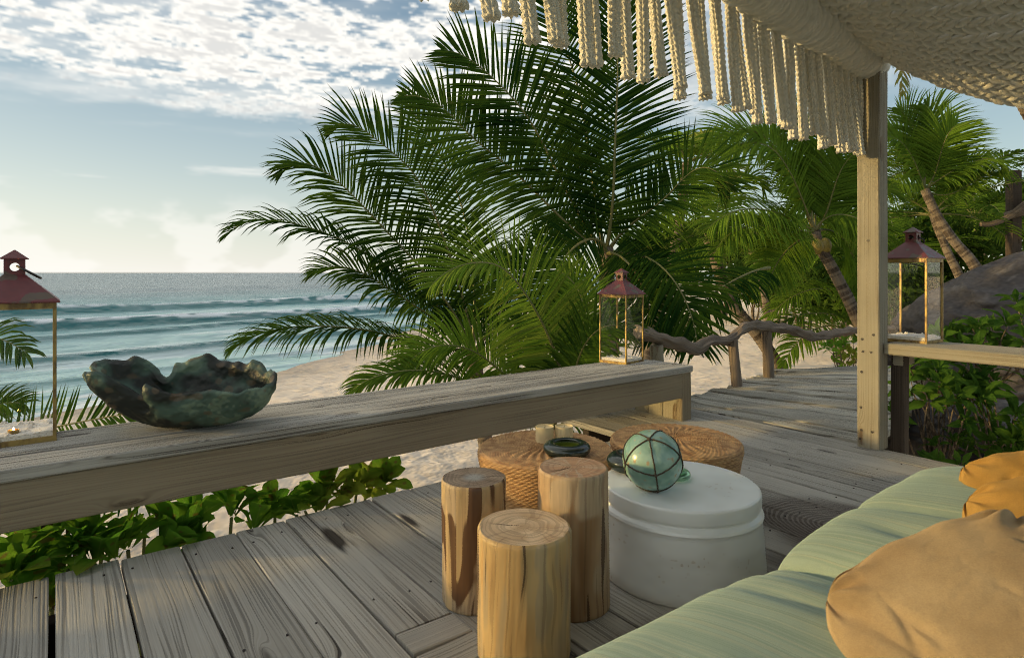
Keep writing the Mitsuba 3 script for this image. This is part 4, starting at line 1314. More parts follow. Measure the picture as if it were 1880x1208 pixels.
def add_frond(palm, P, L, **k):
    _fs[0] += 1
    k.setdefault('seed', _fs[0])
    leaf, rach = frond(P, L, **k)
    a = part(palm, 'frond', leaf[:2], 'palm_leaf', uv=leaf[2])
    part(a, 'rachis', rach[:2], 'rachis', True, rach[2])
    return a


def trunk(palm, P, r0, r1, step=0.075):
    P = spline(P, 90)
    L = np.concatenate([[0], np.cumsum(np.linalg.norm(np.diff(P, axis=0), axis=1))])
    n = max(60, int(L[-1] / step * 4))
    s = np.linspace(0, L[-1], n)
    P = np.column_stack([np.interp(s, L, P[:, a]) for a in range(3)])
    r = np.interp(s / L[-1], [0, .06, .3, 1], [r0 * 1.5, r0 * 1.12, r0, r1])
    t = tube(P, r, 14, disp=lambda th, l: 0.010 * ((l / step + 0.25 * np.sin(th * 2 + l)) % 1.0) * (r0 / .12) - 0.004 + 0.004 * np.sin(3 * th + 9 * l))
    return part(palm, 'trunk', t[:2], 'trunk_bark', True, t[2])


def arching(c, az, el, L, bend, side=0.0, n=6):
    """control points of a frond that leaves the crown at an elevation and bows under its weight"""
    h = math.cos(az) * RT + math.sin(az) * FW
    k = np.cross(h, [0, 0, 1])
    P = []
    for s in np.linspace(0, 1, n):
        a = el - bend * s
        if s == 0:
            p = np.array(c, float)
        else:
            p = p + (h * math.cos(a) + np.array([0, 0, math.sin(a)]) + k * side * s) * L / (n - 1)
        P.append(p.copy())
    return np.array(P)


def crown(palm, c, count, L, seed, leaf=0.75, tint=0.4, az0=None, els=(1.35, 0.15), bend=(0.6, 1.3), w=0.035, n=46, droop=.6, dry=0):
    q = np.random.default_rng(seed)
    for i in range(count):
        f = i / max(1, count - 1)
        az = i * 2.39996 + seed + q.normal(0, .2)
        el = els[0] + (els[1] - els[0]) * f + q.normal(0, .12)
        b = bend[0] + (bend[1] - bend[0]) * q.random()
        LL = L * (0.8 + 0.3 * q.random()) * (0.75 if f < .12 else 1)
        P = arching(c, az, el, LL, b, side=q.normal(0, .10))
        add_frond(palm, P, leaf * (0.85 + .3 * q.random()), n=n, droop=droop * (0.7 + .6 * q.random()), tint=tint + q.normal(0, .12) if i < count - dry else 1.8, w=w, seed=seed * 100 + i)


def coconuts(palm, c, k, r, seed):
    q = np.random.default_rng(seed)
    base = trimesh.creation.icosphere(2, 1.0)
    for i in range(k):
        a = q.random() * 6.28
        o = np.array(c) + np.array([math.cos(a) * r * 1.5, math.sin(a) * r * 1.5, -r * (1.0 + q.random())])
        part(palm, 'coconut', tm(base), 'coconut', smooth=True, m=T().translate(o.tolist()).scale([r, r, r * 1.3]))


scene['coconut'] = two({'type': 'principled', 'base_color': rgb(0.28, 0.22, 0.05), 'roughness': 0.5})
cam_hint = lambda *a: -FW * a[0] + RT * a[1] + np.array([0, 0, a[2]])

# --- the tall palm right behind the bench
p = thing('coconut_palm', 'dark backlit coconut palm behind the bench with tall upright fronds filling the middle', 'palm tree')
c1 = W(1112, 455, 7.6)
trunk(p, [W(1128, 900, 7.3), W(1127, 780, 7.3), W(1122, 640, 7.45), W(1116, 530, 7.55), c1], 0.105, 0.09)
D = lambda pts: np.array([W(*q) for q in pts])
F1 = [
    # pixel path of the rachis (x, y, depth), leaflet length, facing, droop, tint
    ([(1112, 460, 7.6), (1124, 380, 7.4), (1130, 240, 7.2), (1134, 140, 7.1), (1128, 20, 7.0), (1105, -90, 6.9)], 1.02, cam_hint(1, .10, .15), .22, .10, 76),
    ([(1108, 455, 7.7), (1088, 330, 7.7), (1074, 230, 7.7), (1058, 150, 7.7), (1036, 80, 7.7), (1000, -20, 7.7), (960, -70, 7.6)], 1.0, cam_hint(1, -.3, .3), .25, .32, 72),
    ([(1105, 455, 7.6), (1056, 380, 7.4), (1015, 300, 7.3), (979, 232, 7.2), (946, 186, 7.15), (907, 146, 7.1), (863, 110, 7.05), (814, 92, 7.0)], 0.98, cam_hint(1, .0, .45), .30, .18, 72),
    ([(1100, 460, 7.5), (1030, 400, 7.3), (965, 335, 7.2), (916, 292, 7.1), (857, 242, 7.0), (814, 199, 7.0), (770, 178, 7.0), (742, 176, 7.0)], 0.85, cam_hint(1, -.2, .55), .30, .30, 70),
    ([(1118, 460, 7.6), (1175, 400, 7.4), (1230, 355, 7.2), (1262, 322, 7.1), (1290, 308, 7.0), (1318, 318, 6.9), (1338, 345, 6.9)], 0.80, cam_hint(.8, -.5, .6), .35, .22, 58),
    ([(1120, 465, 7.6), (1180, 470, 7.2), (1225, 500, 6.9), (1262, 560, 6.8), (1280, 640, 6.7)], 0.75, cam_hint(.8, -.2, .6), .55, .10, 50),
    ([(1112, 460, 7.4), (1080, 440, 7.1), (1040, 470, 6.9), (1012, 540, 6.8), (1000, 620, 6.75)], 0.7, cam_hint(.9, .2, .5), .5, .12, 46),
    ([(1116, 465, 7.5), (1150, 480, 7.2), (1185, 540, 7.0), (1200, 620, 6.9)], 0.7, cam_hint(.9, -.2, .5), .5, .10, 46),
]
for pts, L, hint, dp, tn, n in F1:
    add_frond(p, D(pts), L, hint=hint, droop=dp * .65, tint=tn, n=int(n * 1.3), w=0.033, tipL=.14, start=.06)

# --- the palm to its left with fronds sweeping out over the sea
p = thing('coconut_palm', 'low coconut palm left of the middle with four long fronds arching out over the sea', 'palm tree')
c2 = W(868, 640, 8.6)
trunk(p, [W(905, 960, 8.9), W(890, 800, 8.8), W(876, 700, 8.7), c2], 0.11, 0.10)
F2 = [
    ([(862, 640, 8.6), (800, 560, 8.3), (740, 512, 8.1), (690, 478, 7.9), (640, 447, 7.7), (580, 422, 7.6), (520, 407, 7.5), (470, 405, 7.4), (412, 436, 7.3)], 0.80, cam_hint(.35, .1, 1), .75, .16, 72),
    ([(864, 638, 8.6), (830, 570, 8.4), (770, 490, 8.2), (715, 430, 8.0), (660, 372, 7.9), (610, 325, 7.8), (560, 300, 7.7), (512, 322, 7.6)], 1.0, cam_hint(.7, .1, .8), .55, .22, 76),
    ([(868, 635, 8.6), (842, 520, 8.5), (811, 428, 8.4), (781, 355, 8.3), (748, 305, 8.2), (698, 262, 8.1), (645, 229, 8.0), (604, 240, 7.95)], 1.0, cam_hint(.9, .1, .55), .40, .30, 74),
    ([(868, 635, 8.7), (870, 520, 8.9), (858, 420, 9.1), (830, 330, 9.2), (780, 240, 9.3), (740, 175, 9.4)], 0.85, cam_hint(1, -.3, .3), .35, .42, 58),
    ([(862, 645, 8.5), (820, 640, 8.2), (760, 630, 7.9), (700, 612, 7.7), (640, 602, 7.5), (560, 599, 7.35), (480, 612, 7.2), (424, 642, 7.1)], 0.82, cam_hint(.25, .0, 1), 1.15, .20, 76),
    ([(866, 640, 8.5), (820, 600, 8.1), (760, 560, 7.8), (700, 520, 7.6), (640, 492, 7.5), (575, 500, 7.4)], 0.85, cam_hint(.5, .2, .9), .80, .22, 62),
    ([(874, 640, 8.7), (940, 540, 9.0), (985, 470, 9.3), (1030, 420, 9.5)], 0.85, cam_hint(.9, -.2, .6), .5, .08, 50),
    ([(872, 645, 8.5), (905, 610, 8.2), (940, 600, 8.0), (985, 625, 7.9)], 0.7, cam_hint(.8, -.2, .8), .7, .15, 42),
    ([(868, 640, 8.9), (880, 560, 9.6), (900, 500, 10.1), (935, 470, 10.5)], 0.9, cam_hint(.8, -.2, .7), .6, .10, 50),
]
for pts, L, hint, dp, tn, n in F2:
    add_frond(p, D(pts), L, hint=hint, droop=dp * .85, tint=tn, n=int(n * 1.35), w=0.032, tipL=.14, start=.09)

# --- the young palm directly behind the bench, bright fronds
p = thing('coconut_palm', 'young stemless coconut palm close behind the bench with bright green fronds', 'palm tree')
c3 = np.append(W(1010, 880, 6.0)[:2], -2.35)
trunk(p, [c3 - [0, 0, .25], c3 + [0, 0, 0.9], W(1005, 800, 5.9)], 0.10, 0.08)
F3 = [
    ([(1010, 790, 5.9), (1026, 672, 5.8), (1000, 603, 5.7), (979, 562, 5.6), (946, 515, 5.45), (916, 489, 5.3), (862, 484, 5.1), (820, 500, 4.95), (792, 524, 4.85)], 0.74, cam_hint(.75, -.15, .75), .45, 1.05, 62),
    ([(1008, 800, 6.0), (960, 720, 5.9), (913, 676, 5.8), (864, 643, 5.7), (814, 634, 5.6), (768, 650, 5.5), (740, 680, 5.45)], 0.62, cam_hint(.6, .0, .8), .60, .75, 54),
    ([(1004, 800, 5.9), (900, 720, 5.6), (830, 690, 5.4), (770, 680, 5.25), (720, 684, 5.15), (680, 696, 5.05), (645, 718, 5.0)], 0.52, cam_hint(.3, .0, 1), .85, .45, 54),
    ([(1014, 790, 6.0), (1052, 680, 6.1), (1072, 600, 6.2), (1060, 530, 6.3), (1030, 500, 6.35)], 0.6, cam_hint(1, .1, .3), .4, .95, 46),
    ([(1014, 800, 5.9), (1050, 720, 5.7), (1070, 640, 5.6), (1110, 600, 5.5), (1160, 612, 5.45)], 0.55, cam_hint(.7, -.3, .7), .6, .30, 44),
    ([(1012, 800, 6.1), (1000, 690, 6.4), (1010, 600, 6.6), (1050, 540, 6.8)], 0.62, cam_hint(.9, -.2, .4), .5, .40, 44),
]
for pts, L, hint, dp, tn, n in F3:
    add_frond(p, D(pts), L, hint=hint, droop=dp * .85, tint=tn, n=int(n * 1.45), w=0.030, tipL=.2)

# --- the leaning palm by the railing
p = thing('coconut_palm', 'coconut palm with a leaning trunk standing in the sand behind the driftwood railing', 'palm tree')
c4 = W(1302, 440, 11.0)
b4 = W(1432, 692, 10.3); b4[2] = -2.75
trunk(p, [b4, W(1430, 680, 10.4), W(1395, 620, 10.5), W(1350, 565, 10.7), W(1322, 505, 10.9), c4], 0.110, 0.10)
for pts, L, hint, dp, tn, n in [
    ([(1302, 440, 11), (1275, 390, 10.8), (1250, 370, 10.6), (1225, 385, 10.5), (1205, 420, 10.4)], .75, cam_hint(.6, .2, .8), .7, .7, 46),
    ([(1302, 440, 11), (1322, 370, 11.2), (1345, 332, 11.4), (1375, 322, 11.5), (1402, 345, 11.6)], .75, cam_hint(.7, -.2, .7), .7, .6, 46),
    ([(1302, 440, 11), (1340, 418, 10.8), (1380, 424, 10.6), (1408, 456, 10.5)], .65, cam_hint(.6, -.2, .8), .8, .55, 42),
    ]:
    add_frond(p, D(pts), L, hint=hint, droop=dp, tint=tn, n=n, w=.044)
# a dark drooping frond that comes in from a neighbour
add_frond(p, D([(1412, 492, 8.6), (1375, 502, 8.2), (1335, 522, 7.9), (1297, 548, 7.7), (1265, 588, 7.5), (1246, 622, 7.4)]), .72, hint=cam_hint(.3, 0, 1), droop=1.1, tint=.02, n=52, w=.040)
add_frond(p, D([(1300, 445, 11), (1255, 440, 10.6), (1225, 480, 10.4), (1212, 540, 10.3)]), .8, hint=cam_hint(.8, .2, .6), droop=.7, tint=.6, n=44, w=.042)

# --- the palm with the curved trunk left of the post
p = thing('coconut_palm', 'coconut palm with a curved ringed trunk and green nuts just left of the canopy post', 'palm tree')
c5 = W(1496, 425, 10.0)
b5 = W(1600, 640, 9.8); b5[2] = -1.6
trunk(p, [b5, W(1590, 620, 9.8), W(1562, 560, 9.85), W(1532, 500, 9.9), W(1510, 462, 9.95), c5], 0.100, 0.085)
F5 = [
    ([(1496, 425, 10), (1462, 345, 9.9), (1432, 285, 9.8), (1392, 245, 9.7), (1345, 240, 9.6), (1305, 268, 9.5)], .85, cam_hint(.8, .2, .6), .6, .50, 54),
    ([(1496, 425, 10), (1470, 360, 9.8), (1440, 300, 9.6), (1415, 272, 9.5), (1380, 262, 9.4), (1330, 278, 9.3)], .85, cam_hint(.8, .2, .6), .6, .45, 56),
    ([(1496, 425, 10), (1450, 400, 9.8), (1400, 385, 9.6), (1345, 390, 9.4), (1300, 420, 9.3)], .8, cam_hint(.5, .2, .9), .8, .62, 52),
    ([(1496, 425, 10), (1440, 420, 9.7), (1385, 415, 9.4), (1340, 430, 9.2), (1312, 465, 9.1)], .75, cam_hint(.4, .1, 1), 1.0, .40, 52),
    ([(1496, 425, 10), (1500, 340, 10), (1505, 270, 10), (1480, 230, 10), (1450, 215, 10)], .85, cam_hint(1, 0, .3), .4, .35, 52),
    ([(1496, 425, 10), (1530, 350, 9.9), (1560, 290, 9.8), (1590, 270, 9.7)], .85, cam_hint(1, -.2, .4), .4, .25, 50),
    ([(1496, 425, 10), (1535, 395, 9.8), (1570, 400, 9.6), (1610, 440, 9.5)], .8, cam_hint(.6, -.2, .8), .8, .35, 48),
    ([(1496, 428, 10), (1528, 425, 10.3), (1556, 450, 10.5), (1575, 510, 10.6), (1585, 570, 10.7)], .75, cam_hint(.8, -.2, .5), .6, .55, 46),
    ([(1496, 430, 10), (1462, 445, 9.9), (1432, 475, 9.8), (1412, 520, 9.7)], .60, cam_hint(.7, .2, .6), .8, .60, 46),
    ([(1496, 425, 10), (1465, 330, 10.4), (1430, 270, 10.7), (1385, 240, 11)], .8, cam_hint(.9, .2, .5), .5, .15, 50),
    ([(1496, 425, 10), (1520, 330, 10.4), (1545, 260, 10.7), (1540, 215, 10.9)], .8, cam_hint(1, 0, .3), .5, .15, 48),
    ([(1496, 425, 10), (1540, 370, 10.5), (1600, 340, 11), (1650, 360, 11.3)], .8, cam_hint(.8, -.3, .6), .6, .20, 46),
]
for pts, L, hint, dp, tn, n in F5:
    add_frond(p, D(pts), L * 1.12, hint=hint, droop=dp, tint=tn + .34, tipL=.15, n=int(n * 1.35), w=.036)
coconuts(p, c5 + [0, 0, -0.12], 5, 0.10, 4)
# low fronds of a sucker at its foot, in front of the sand
p = thing('coconut_palm', 'small sprouting palm with low arching fronds at the foot of the curved trunk', 'palm tree')
c6 = W(1590, 640, 10.7); c6[2] = -1.7
for pts, L, hint, dp, tn, n in [
    ([(1592, 640, 10.7), (1560, 545, 10.5), (1515, 530, 10.3), (1465, 540, 10.1), (1412, 580, 10.0)], .62, cam_hint(.3, 0, 1), .85, .62, 50),
    ([(1592, 650, 10.6), (1550, 585, 10.4), (1500, 575, 10.2), (1455, 582, 10.1), (1418, 608, 10.0)], .55, cam_hint(.3, 0, 1), .95, .50, 46),
    ([(1592, 660, 10.5), (1540, 600, 10.3), (1495, 605, 10.1), (1462, 630, 10.0), (1440, 668, 9.9)], .50, cam_hint(.4, .2, .9), .8, .85, 42),
    ([(1592, 640, 10.8), (1580, 520, 10.8), (1550, 460, 10.8), (1515, 450, 10.8)], .6, cam_hint(.8, .1, .5), .6, .55, 44)]:
    add_frond(p, D(pts), L, hint=hint, droop=dp, tint=tn, n=n, w=.042)
trunk(p, [c6 - [0, 0, .3], c6 + [0, 0, .25], W(1592, 648, 10.65)], .09, .06)

# --- palms right of the post
p = thing('coconut_palm', 'coconut palm right of the post against blue sky, leaning trunk above the boulder', 'palm tree')
c7 = W(1698, 348, 13.0)
b7 = W(1800, 510, 12.6)
trunk(p, [b7, W(1785, 482, 12.7), W(1750, 440, 12.8), W(1720, 395, 12.9), c7], 0.100, 0.085)
F7 = [
    ([(1698, 348, 13), (1668, 318, 12.9), (1645, 320, 12.8), (1622, 352, 12.7)], .8, cam_hint(.7, .2, .7), .7, .55, 44),
    ([(1698, 348, 13), (1680, 300, 12.8), (1655, 262, 12.7), (1628, 250, 12.6)], .9, cam_hint(.9, .2, .5), .5, .40, 46),
    ([(1698, 348, 13), (1690, 280, 13), (1672, 225, 13), (1650, 200, 13)], .95, cam_hint(1, .1, .3), .5, .30, 48),
    ([(1698, 348, 13), (1712, 270, 13), (1715, 225, 13), (1700, 195, 13)], .9, cam_hint(1, -.2, .3), .5, .25, 48),
    ([(1698, 348, 13), (1725, 290, 12.8), (1745, 240, 12.6), (1755, 230, 12.6)], .9, cam_hint(1, -.2, .4), .3, .55, 44),
    ([(1698, 348, 13), (1740, 320, 12.8), (1780, 300, 12.6), (1820, 292, 12.4), (1842, 322, 12.3)], .65, cam_hint(.5, -.2, .9), .8, .35, 48),
    ([(1698, 348, 13), (1750, 355, 12.8), (1795, 330, 12.6), (1835, 318, 12.5)], .5, cam_hint(.5, -.2, .9), .6, .30, 44),
    ([(1698, 348, 13), (1685, 290, 13.3), (1660, 250, 13.6), (1620, 235, 13.8)], .9, cam_hint(.9, .2, .4), .6, .35, 46),
    ([(1698, 348, 13), (1730, 310, 13.4), (1750, 290, 13.8), (1770, 300, 14)], .8, cam_hint(.8, 0, .6), .6, .30, 42),
]
for pts, L, hint, dp, tn, n in F7:
    add_frond(p, D(pts), L * 1.12, hint=hint, droop=dp, tint=tn + .34, tipL=.15, n=int(n * 1.35), w=.036)
p = thing('coconut_palm', 'coconut palm behind the lantern on the side rail, with a thin dark trunk', 'palm tree')
c8 = W(1712, 395, 15.5)
trunk(p, [W(1768, 520, 15), W(1752, 488, 15.1), W(1730, 440, 15.3), c8], 0.095, 0.08)
crown(p, c8, 12, 2.9, 33, leaf=.8, tint=.45, w=.05, n=38)
p = thing('coconut_palm', 'coconut palm above the canopy whose frond tips hang into view under the braids', 'palm tree')
c9 = W(1790, 40, 8.5)
trunk(p, [np.append(W(2050, 700, 9.5)[:2], -.8), W(1980, 420, 9.2), W(1880, 180, 8.8), c9], .13, .11)
for pts, L, hint, dp, tn, n in [
    ([(1790, 40, 8.5), (1730, 20, 8.3), (1685, 50, 8.1), (1660, 110, 8.0), (1657, 170, 7.95)], .34, cam_hint(.9, .2, .4), .8, 1.5, 34),
    ([(1790, 40, 8.5), (1765, 70, 8.2), (1770, 110, 8.0), (1800, 140, 7.9), (1870, 165, 7.8)], .55, cam_hint(.4, .1, .9), .9, .08, 44),
    ([(1790, 40, 8.5), (1840, 60, 8.3), (1890, 110, 8.1), (1920, 190, 8.0)], .55, cam_hint(.7, .1, .7), .8, .15, 44),
    ([(1790, 40, 8.5), (1830, 10, 8.8), (1900, 10, 9.0), (1960, 60, 9.2)], .6, cam_hint(.7, .1, .7), .7, .2, 40),
    ([(1790, 40, 8.5), (1770, -40, 8.7), (1720, -80, 8.9), (1660, -70, 9.0)], .6, cam_hint(.7, .1, .7), .7, .2, 40)]:
    add_frond(p, D(pts), L, hint=hint, droop=dp, tint=tn, n=n, w=.034)
p = thing('coconut_palm', 'coconut palm at the right edge with one frond tip above the hut', 'palm tree')
c10 = W(1985, 330, 16)
trunk(p, [W(2010, 480, 16), c10], .13, .11)
crown(p, c10, 11, 2.0, 44, leaf=.7, tint=.3, w=.05, n=34)

# --- palms and fronds farther off
FAR = [((1262, 300, 15.5), 2.3, 9, 'coconut palm behind the tall dark palm, sunlit yellow green crown right of it', .85, 51),
       ((1385, 470, 24.0), 2.6, 11, 'small coconut palm in the thicket at the far end of the beach', .55, 52),
       ((1655, 470, 19.0), 3.0, 12, 'coconut palm in the thicket between the post and the boulder', .45, 53),
       ((1790, 400, 24.0), 3.6, 12, 'coconut palm rising behind the boulder near the hut', .40, 55)]
for (px, py, d), L, cnt, lb, tn, sd in FAR:
    p = thing('coconut_palm', lb, 'palm tree')
    c = W(px, py, d)
    lat, dd = c @ RT, c @ FW
    fl = lat + (-1.7 if sd == 51 else 5.0 if sd == 54 else 0.5)
    foot = C(fl, dd, 0); foot[2] = land_z(np.array(fl), np.array(dd)) - .2
    if c[2] - foot[2] > .3:
        trunk(p, [foot, (foot * .5 + c * .5) + RT * .25, c], .14, .12)
    crown(p, c, cnt, L * 0.9, sd, leaf=.85, tint=tn + .2, w=.06, n=36)

# --- a frond seen through the left lantern, and the upright one below the bench end
p = thing('coconut_palm', 'coconut palm below the deck at the far left, fronds showing behind lantern and bowl', 'palm tree')
c11 = np.append(W(-160, 900, 6.4)[:2], -1.2)
trunk(p, [c11 - [0, 0, 1.6], c11 - [0, 0, .6], c11], .11, .10)
for pts, L, hint, dp, tn, n in [
    ([(-170, 880, 6.4), (-120, 700, 6.2), (-60, 620, 6.0), (0, 622, 5.9), (48, 648, 5.85)], .52, cam_hint(.7, 0, .7), .7, .30, 46),
    ([(-160, 900, 6.4), (-80, 850, 6.0), (0, 808, 5.7), (80, 788, 5.5), (160, 772, 5.35), (250, 757, 5.2)], .50, cam_hint(1, 0, .25), -.05, .35, 60),
    ([(-160, 900, 6.4), (-100, 820, 6.7), (-40, 760, 6.9), (40, 740, 7.0)], .5, cam_hint(.7, 0, .7), .6, .35, 44),
    ([(-160, 900, 6.4), (-140, 960, 5.6), (-40, 960, 5.0), (60, 985, 4.6)], .45, cam_hint(.5, 0, .9), .7, .35, 40),
    ([(-160, 900, 6.4), (-60, 900, 5.8), (100, 900, 5.4), (240, 910, 5.1), (350, 935, 5.0)], .45, cam_hint(.5, 0, .9), .7, .12, 46)]:
    add_frond(p, D(pts), L, hint=hint, droop=dp, tint=tn, n=n, w=.034)


# ---------------------------------------------------------------- broad-leaved plants
def leaf_mesh(kind):
    """a leaf along +x of length 1, curved and folded along its midrib; uv[1] is the distance from the midrib"""
    n = 9
    t = np.linspace(0, 1, n)
    if kind == 'obovate':
        w = np.interp(t, [0, .12, .4, .65, .85, .95, 1], [.05, .10, .34, .50, .46, .26, .04]) * .95
        z = 0.20 * np.sin(t * 2.6) - .10 * t
    else:
        w = np.interp(t, [0, .08, .3, .5, .75, .92, 1], [.03, .10, .36, .40, .27, .10, .01])
        z = 0.14 * np.sin(t * 2.8) - .20 * t ** 2
    cols = np.array([-1, -.55, 0, .55, 1.0])
    V = np.stack([np.repeat(t[:, None], 5, 1), w[:, None] * cols * .5, z[:, None] + 0.30 * w[:, None] * np.abs(cols) ** 1.5 * .5 + 0.02 * np.sin(t[:, None] * 17 + cols * 2) * np.abs(cols)], -1)
    uv = np.stack([np.full((n, 5), 0.5), np.repeat(cols[None], n, 0) * w[:, None] * 0.5 * 3], -1)
    return V.reshape(-1, 3), grid_faces(n, 5), uv.reshape(-1, 2)


lm = leaf_mesh('obovate')
LEAF_A = mikit.ply(lm[:2], 'broad_leaf', smooth=True, uv=lm[2])
lm = leaf_mesh('ovate')
LEAF_B = mikit.ply(lm[:2], 'shrub_leaf', smooth=True, uv=lm[2])


def rosette(plant, c, up, k, L, q, leaf=LEAF_A, spread=(0.35, 1.25)):
    up = nrm(up)
    for i in range(k):
        f = (i + .5) / k
        a = i * 2.39996 + q.normal(0, .25)
        e = spread[0] + (spread[1] - spread[0]) * f + q.normal(0, .12)
        x0 = nrm(np.cross(up, [0.3, 0.9, 0.1])); y0 = np.cross(up, x0)
        d = up * math.cos(e) + (x0 * math.cos(a) + y0 * math.sin(a)) * math.sin(e)
        l = nrm(np.cross(up, d) + q.normal(0, .15, 3))
        l = nrm(l - d * (l @ d))
        z = np.cross(d, l)
        s = L * (0.55 + 0.5 * min(1, f * 1.6)) * (1 + q.normal(0, .1))
        part(plant, 'leaf', leaf, None, m=M4(np.asarray(c) + d * .02, d * s, l * s, z * s))


def big_leaf_plant(label, tips, foot, seed, L=.16, k=13):
    """stems from the sand up to rosettes of large leaves"""
    p = thing('beach_cabbage', label, 'plant', 'large leaved plants along the deck edge')
    q = np.random.default_rng(seed)
    for t in tips:
        t = np.asarray(t, float)
        mid = (t + foot) / 2 + q.normal(0, .08, 3)
        st = tube(spline([foot + q.normal(0, .05, 3), mid, t], 10), np.linspace(.016, .008, 10), 6)
        part(p, 'stem', st[:2], 'stem_green', True, st[2])
        rosette(p, t, nrm(np.array([0, 0, 1.0]) + q.normal(0, .30, 3)), k, L * (1 + q.normal(0, .20)), q)
    return p


def PY(px, py, y):
    """the point of a sight line on the plane y = const"""
    r = W(px, py, 1.0) - np.array([0, 0, EYE])
    return np.array([0, 0, EYE]) + r * (y / r[1])


def spot(px, py, y=3.2):
    return PY(px, py, y)


groups = [
    ('broad leaved plant with upright backlit leaves, rightmost of those under the bench', [spot(655, 900, 3.22), spot(700, 892, 3.30), spot(600, 915, 3.24), spot(560, 938, 3.28), spot(628, 918, 3.14), spot(585, 942, 3.12), spot(672, 902, 3.36)], 71, .170),
    ('broad leaved plant under the bench with one tall rosette of glowing leaves', [spot(425, 950, 3.20), spot(505, 945, 3.24), spot(465, 975, 3.13), spot(545, 945, 3.16)], 72, .180),
    ('darker broad leaved plant under the bench left of the tall rosette', [spot(330, 990, 3.26), spot(290, 1012, 3.16), spot(378, 995, 3.2), spot(235, 1010, 3.2), spot(265, 985, 3.4), spot(210, 1030, 3.12), spot(350, 965, 3.45)], 73, .165),
    ('broad leaved plant in deep shade below the left end of the deck', [spot(150, 1025, 3.2), spot(60, 1040, 3.22), spot(100, 1000, 3.4), spot(190, 1000, 3.4), spot(10, 1045, 3.3), spot(95, 1120, 3.12), spot(40, 1010, 3.45), spot(125, 1045, 3.12), spot(175, 1035, 3.15), spot(20, 1065, 3.12)], 74, .165),
]
for lb, tips, sd, L in groups:
    c = np.mean(tips, 0)
    big_leaf_plant(lb, tips, np.array([c[0] + .1, c[1] + .75, -2.5]), sd, L, 12)

# dark reed-like stalks under the left end of the bench
p = thing('dry_stalk', 'dark slender bare stalks rising between the plants under the left of the bench', 'plant')
for k, (px, y0, y1) in enumerate(((74, 985, 1040), (88, 978, 1048), (128, 965, 1030), (146, 960, 1036), (176, 955, 1022), (118, 970, 1060))):
    a, c = spot(px, y0 - 60, 3.30 + .03 * k), spot(px + 8, y1 + 90, 3.36 + .02 * k)
    t = tube(spline([a, (a + c) / 2 + [.01, .01, 0], c], 8), .0085, 6)
    part(p, 'stalk', t[:2], 'dark_wood', True, t[2])


def shrub(name, label, cat, c, rad, nb, per, L, seed, leaf=LEAF_B, foot=None, up=0.5, group=None):
    """branches fanning out from a foot, each ending in a loose whorl of leaves"""
    p = thing(name, label, cat, group)
    q = np.random.default_rng(seed)
    foot = np.asarray(foot if foot is not None else np.asarray(c) - [0, 0, rad[2] * 1.2])
    stems = []
    for i in range(nb):
        d = nrm(q.normal(0, 1, 3) + [0, 0, .25])
        t = np.asarray(c) + d * np.asarray(rad) * (0.55 + 0.45 * q.random())
        mid = (t + foot) / 2 + q.normal(0, .1, 3) * rad[0]
        stems.append(tube(spline([foot, mid, t], 8), np.linspace(.012, .004, 8), 5))
        dirn = nrm(d + np.array([0, 0, up]) - FW * .3)
        rosette(p, t, dirn, per, L * (1 + q.normal(0, .15)), q, leaf, spread=(.5, 1.5))
    m = join([s for s in stems])
    part(p, 'branches', m[:2], 'trunk_bark', True, m[2])
    return p


shrub('leafy_shrub', 'glossy green shrub in front of the boulder above the side rail', 'shrub', W(1815, 622, 5.1), (.42, .40, .15), 13, 9, .155, 81, foot=W(1820, 720, 5.4))
shrub('leafy_shrub', 'glossy green shrub at the right picture edge rising against the boulder', 'shrub', W(1895, 590, 5.4), (.36, .40, .28), 12, 9, .155, 82, foot=W(1900, 720, 5.6))
shrub('leafy_shrub', 'dark leafy shrub in the shade under the side rail next to the post', 'shrub', W(1712, 735, 5.0), (.40, .30, .40), 22, 8, .165, 83, foot=W(1720, 900, 5.2))
shrub('leafy_shrub', 'leafy shrub in the shade under the side rail at the right picture edge', 'shrub', W(1830, 755, 4.9), (.48, .30, .40), 22, 8, .155, 84, foot=W(1840, 920, 5.2))
shrub('leafy_shrub', 'low creeping shrub beside the deck below the side rail, partly behind the cushions', 'shrub', W(1760, 850, 4.75), (.55, .25, .16), 14, 8, .10, 85, foot=W(1760, 950, 4.9))
shrub('leafy_shrub', 'small rounded green bush beside the far end of the boardwalk', 'shrub', W(1552, 648, 8.9), (.34, .3, .20), 22, 8, .11, 86, leaf=LEAF_A, foot=W(1555, 720, 9.0))

# ---------------------------------------------------------------- boulders
def boulder(label, c, rx, ry, rz, seed, slope=None):
    key = thing('boulder', label, 'boulder', None)
    s = trimesh.creation.icosphere(6, 1.0)
    v = np.array(s.vertices)
    n = v.copy()
    big = meshkit.fbm(v * 1.3 + seed, 3, seed) - .5
    med = meshkit.fbm(v * 4.5, 4, seed + 1) - .5
    rid = np.abs(meshkit.fbm(np.column_stack([v @ [1, .2, .9], v @ [.5, 1, -2.2], v @ [0, 0, 1]]) * np.array([2.0, 5.0, 5.0]), 3, seed + 2) - .5)
    v = v * (1 + 0.28 * big + 0.10 * med - 0.16 * rid)[:, None]
    P = np.asarray(c) + v[:, :1] * rx * RT + v[:, 1:2] * ry * FW + v[:, 2:] * np.array([0, 0, rz])
    if slope is not None:
        P[:, 2] += slope * ((P - c) @ RT)
    part(None, key, (P, np.array(s.faces)), 'granite', smooth=True)


boulder('huge dark granite boulder sloping up to the right behind the side rail', W(2010, 610, 8.6), 3.0, 1.6, 1.45, 12, slope=.22)
boulder('low granite boulder in the shade under the side rail', W(1800, 830, 5.7), 1.0, .5, .50, 31)

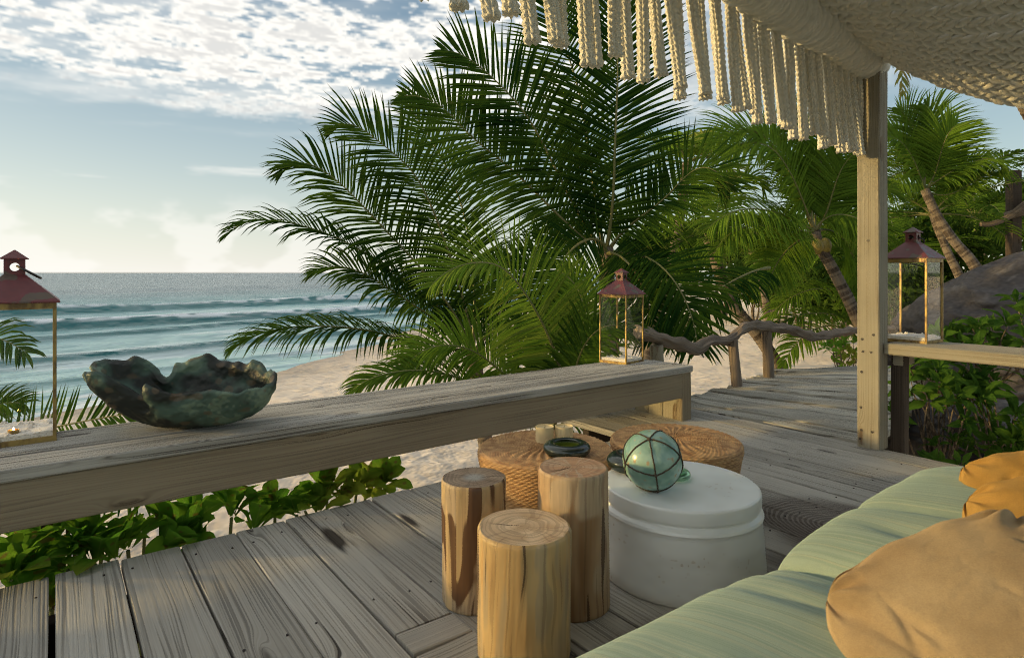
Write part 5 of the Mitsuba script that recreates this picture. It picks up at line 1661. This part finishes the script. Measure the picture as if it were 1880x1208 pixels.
# ---------------------------------------------------------------- the hut behind the boulder
b = thing('hut', 'corner of a wooden hut with rough pole eaves behind the boulder', 'hut')
v, f, uv = plank(.24, 2.2, .24, n=3, wob=.004)
part(b, 'post', (v, f), 'dark_wood', uv=uv, m=M4(W(1868, 470, 15.5), RT, (0, 0, 1), -FW))
a, c = W(1800, 412, 15.5), W(1990, 375, 15.0)
t = tube(spline([a, W(1840, 404, 15.4), W(1862, 390, 15.3), c], 20), np.linspace(.06, .10, 20), 10, disp=lambda th, L: .012 * np.sin(3 * th + 6 * L))
part(b, 'eave_pole', t[:2], 'drift_wood', True, t[2])
t = tube(spline([W(1845, 398, 15.6), W(1890, 384, 15.3), W(1995, 350, 15.0)], 12), .11, 10, disp=lambda th, L: .012 * np.sin(3 * th + 6 * L))
part(b, 'eave_pole', t[:2], 'drift_wood', True, t[2])


# ---------------------------------------------------------------- trees and thickets farther off
def leaf_cloud(c, rad, n, size, seed, tint=.4, clumps=14):
    q = np.random.default_rng(seed)
    cc = q.normal(0, 1, (clumps, 3)); cc /= np.linalg.norm(cc, axis=1)[:, None]
    cc *= (0.35 + 0.55 * q.random((clumps, 1)))
    cr = 0.30 + 0.22 * q.random(clumps)
    w = q.integers(0, clumps, n)
    d = nrm(q.normal(0, 1, (n, 3)))
    p = cc[w] + d * (cr[w] * (0.75 + 0.3 * q.random(n)))[:, None]
    p = p * np.asarray(rad) + np.asarray(c)
    x = nrm(d + q.normal(0, .8, (n, 3)) + [0, 0, -.2])
    y = nrm(np.cross(x, d + q.normal(0, .5, (n, 3))))
    z = np.cross(x, y)
    s = size * (0.7 + 0.6 * q.random(n))[:, None]
    V = np.stack([p - x * s, p - x * s * .1 + y * s * .42 - z * s * .1, p + x * s, p - x * s * .1 - y * s * .42 - z * s * .1], 1).reshape(-1, 3)
    F = (np.array([[0, 1, 2], [0, 2, 3]])[None] + (np.arange(n) * 4)[:, None, None]).reshape(-1, 3)
    tn = np.repeat(np.clip(tint + q.normal(0, .15, n) + 0.25 * (q.random(clumps)[w] - .5), 0, 1), 4)
    return V, F, np.column_stack([tn, np.zeros(len(V))])


def tree(name, label, cat, c, rad, n, size, seed, tint=.4, foot=None, group=None):
    p = thing(name, label, cat, group)
    m = leaf_cloud(c, rad, n, size, seed, tint, 22)
    part(p, 'crown', m[:2], 'bush_leaf', uv=m[2])
    lat, d = np.asarray(c) @ RT, np.asarray(c) @ FW
    f = C(lat, d); f[2] = float(land_z(np.array(lat), np.array(d))) - .2
    q = np.random.default_rng(seed)
    st = [tube(spline([f, (f + np.asarray(c)) / 2 + q.normal(0, .12, 3) * rad[0], np.asarray(c) + nrm(q.normal(0, 1, 3)) * np.asarray(rad) * .6], 8), np.linspace(.05, .02, 8) * max(.6, rad[2]), 6) for _ in range(4)]
    m = join(st)
    part(p, 'trunk', m[:2], 'trunk_bark', True, m[2])


TREES = [
    # name, label, px, py, depth, radii, leaves, size, tint
    ('thicket_tree', 'bright green bush at the far end of the sand, left of the railing palm', 1385, 520, 46, (3.6, 3.0, 1.7), 3600, .22, .75),
    ('thicket_tree', 'bright green bush at the back of the beach right behind the leaning trunk', 1425, 500, 40, (3.4, 3.0, 2.2), 4200, .21, .70),
    ('thicket_tree', 'tall bush behind the nuts of the curved palm', 1480, 490, 32, (2.8, 2.6, 2.4), 4200, .18, .55),
    ('thicket_tree', 'bush at the back of the beach between the curved trunk and the post', 1545, 520, 26, (2.2, 2.0, 1.7), 3800, .15, .50),
    ('thicket_tree', 'bush directly behind the lantern on the side rail', 1650, 545, 18, (1.9, 1.6, 1.3), 3800, .12, .40),
    ('thicket_tree', 'bush against the boulder right of that lantern', 1735, 470, 19, (1.8, 1.6, 1.2), 3600, .12, .40),
    ('thicket_tree', 'dark tree mass behind the tall middle palm, right of its trunk', 1215, 480, 38, (3.4, 3.0, 2.2), 4200, .22, .40),
    ('thicket_tree', 'sunlit tree behind the leaning palm', 1330, 445, 50, (5.0, 4.0, 2.4), 4600, .30, .75),
    ('thicket_tree', 'tree behind the thicket in the gap left of the curved palm', 1420, 445, 55, (5.0, 4.0, 2.4), 4200, .32, .60),
    ('thicket_tree', 'far tree behind the post', 1590, 455, 42, (4.0, 4.0, 2.2), 4200, .26, .50),
    ('hill_tree', 'rounded tree on the rise behind the hut, leftmost of the skyline trees', 1770, 388, 36, (2.0, 2.0, 1.1), 3600, .15, .45),
    ('hill_tree', 'rounded tree on the skyline just left of the hut', 1822, 384, 38, (2.0, 2.0, 1.1), 3600, .15, .40),
    ('hill_tree', 'rounded tree on the skyline behind the hut roof', 1885, 384, 40, (2.6, 2.0, 1.2), 3600, .16, .35),
    ('thicket_tree', 'green tree below the skyline trees, left of the hut', 1800, 430, 30, (2.6, 2.0, 1.5), 4200, .15, .40),
    ('thicket_tree', 'tree between the post and the skyline trees', 1690, 430, 30, (3.0, 2.4, 1.7), 4400, .16, .38),
]
for i, (nm, lb, px, py, d, rad, n, size, tn) in enumerate(TREES):
    r = np.array([rad[0], rad[1], rad[2]])
    tree(nm, lb, 'tree' if 'tree' in lb.split() else 'bush', W(px, py, d), r, n, size, 300 + i, tn)
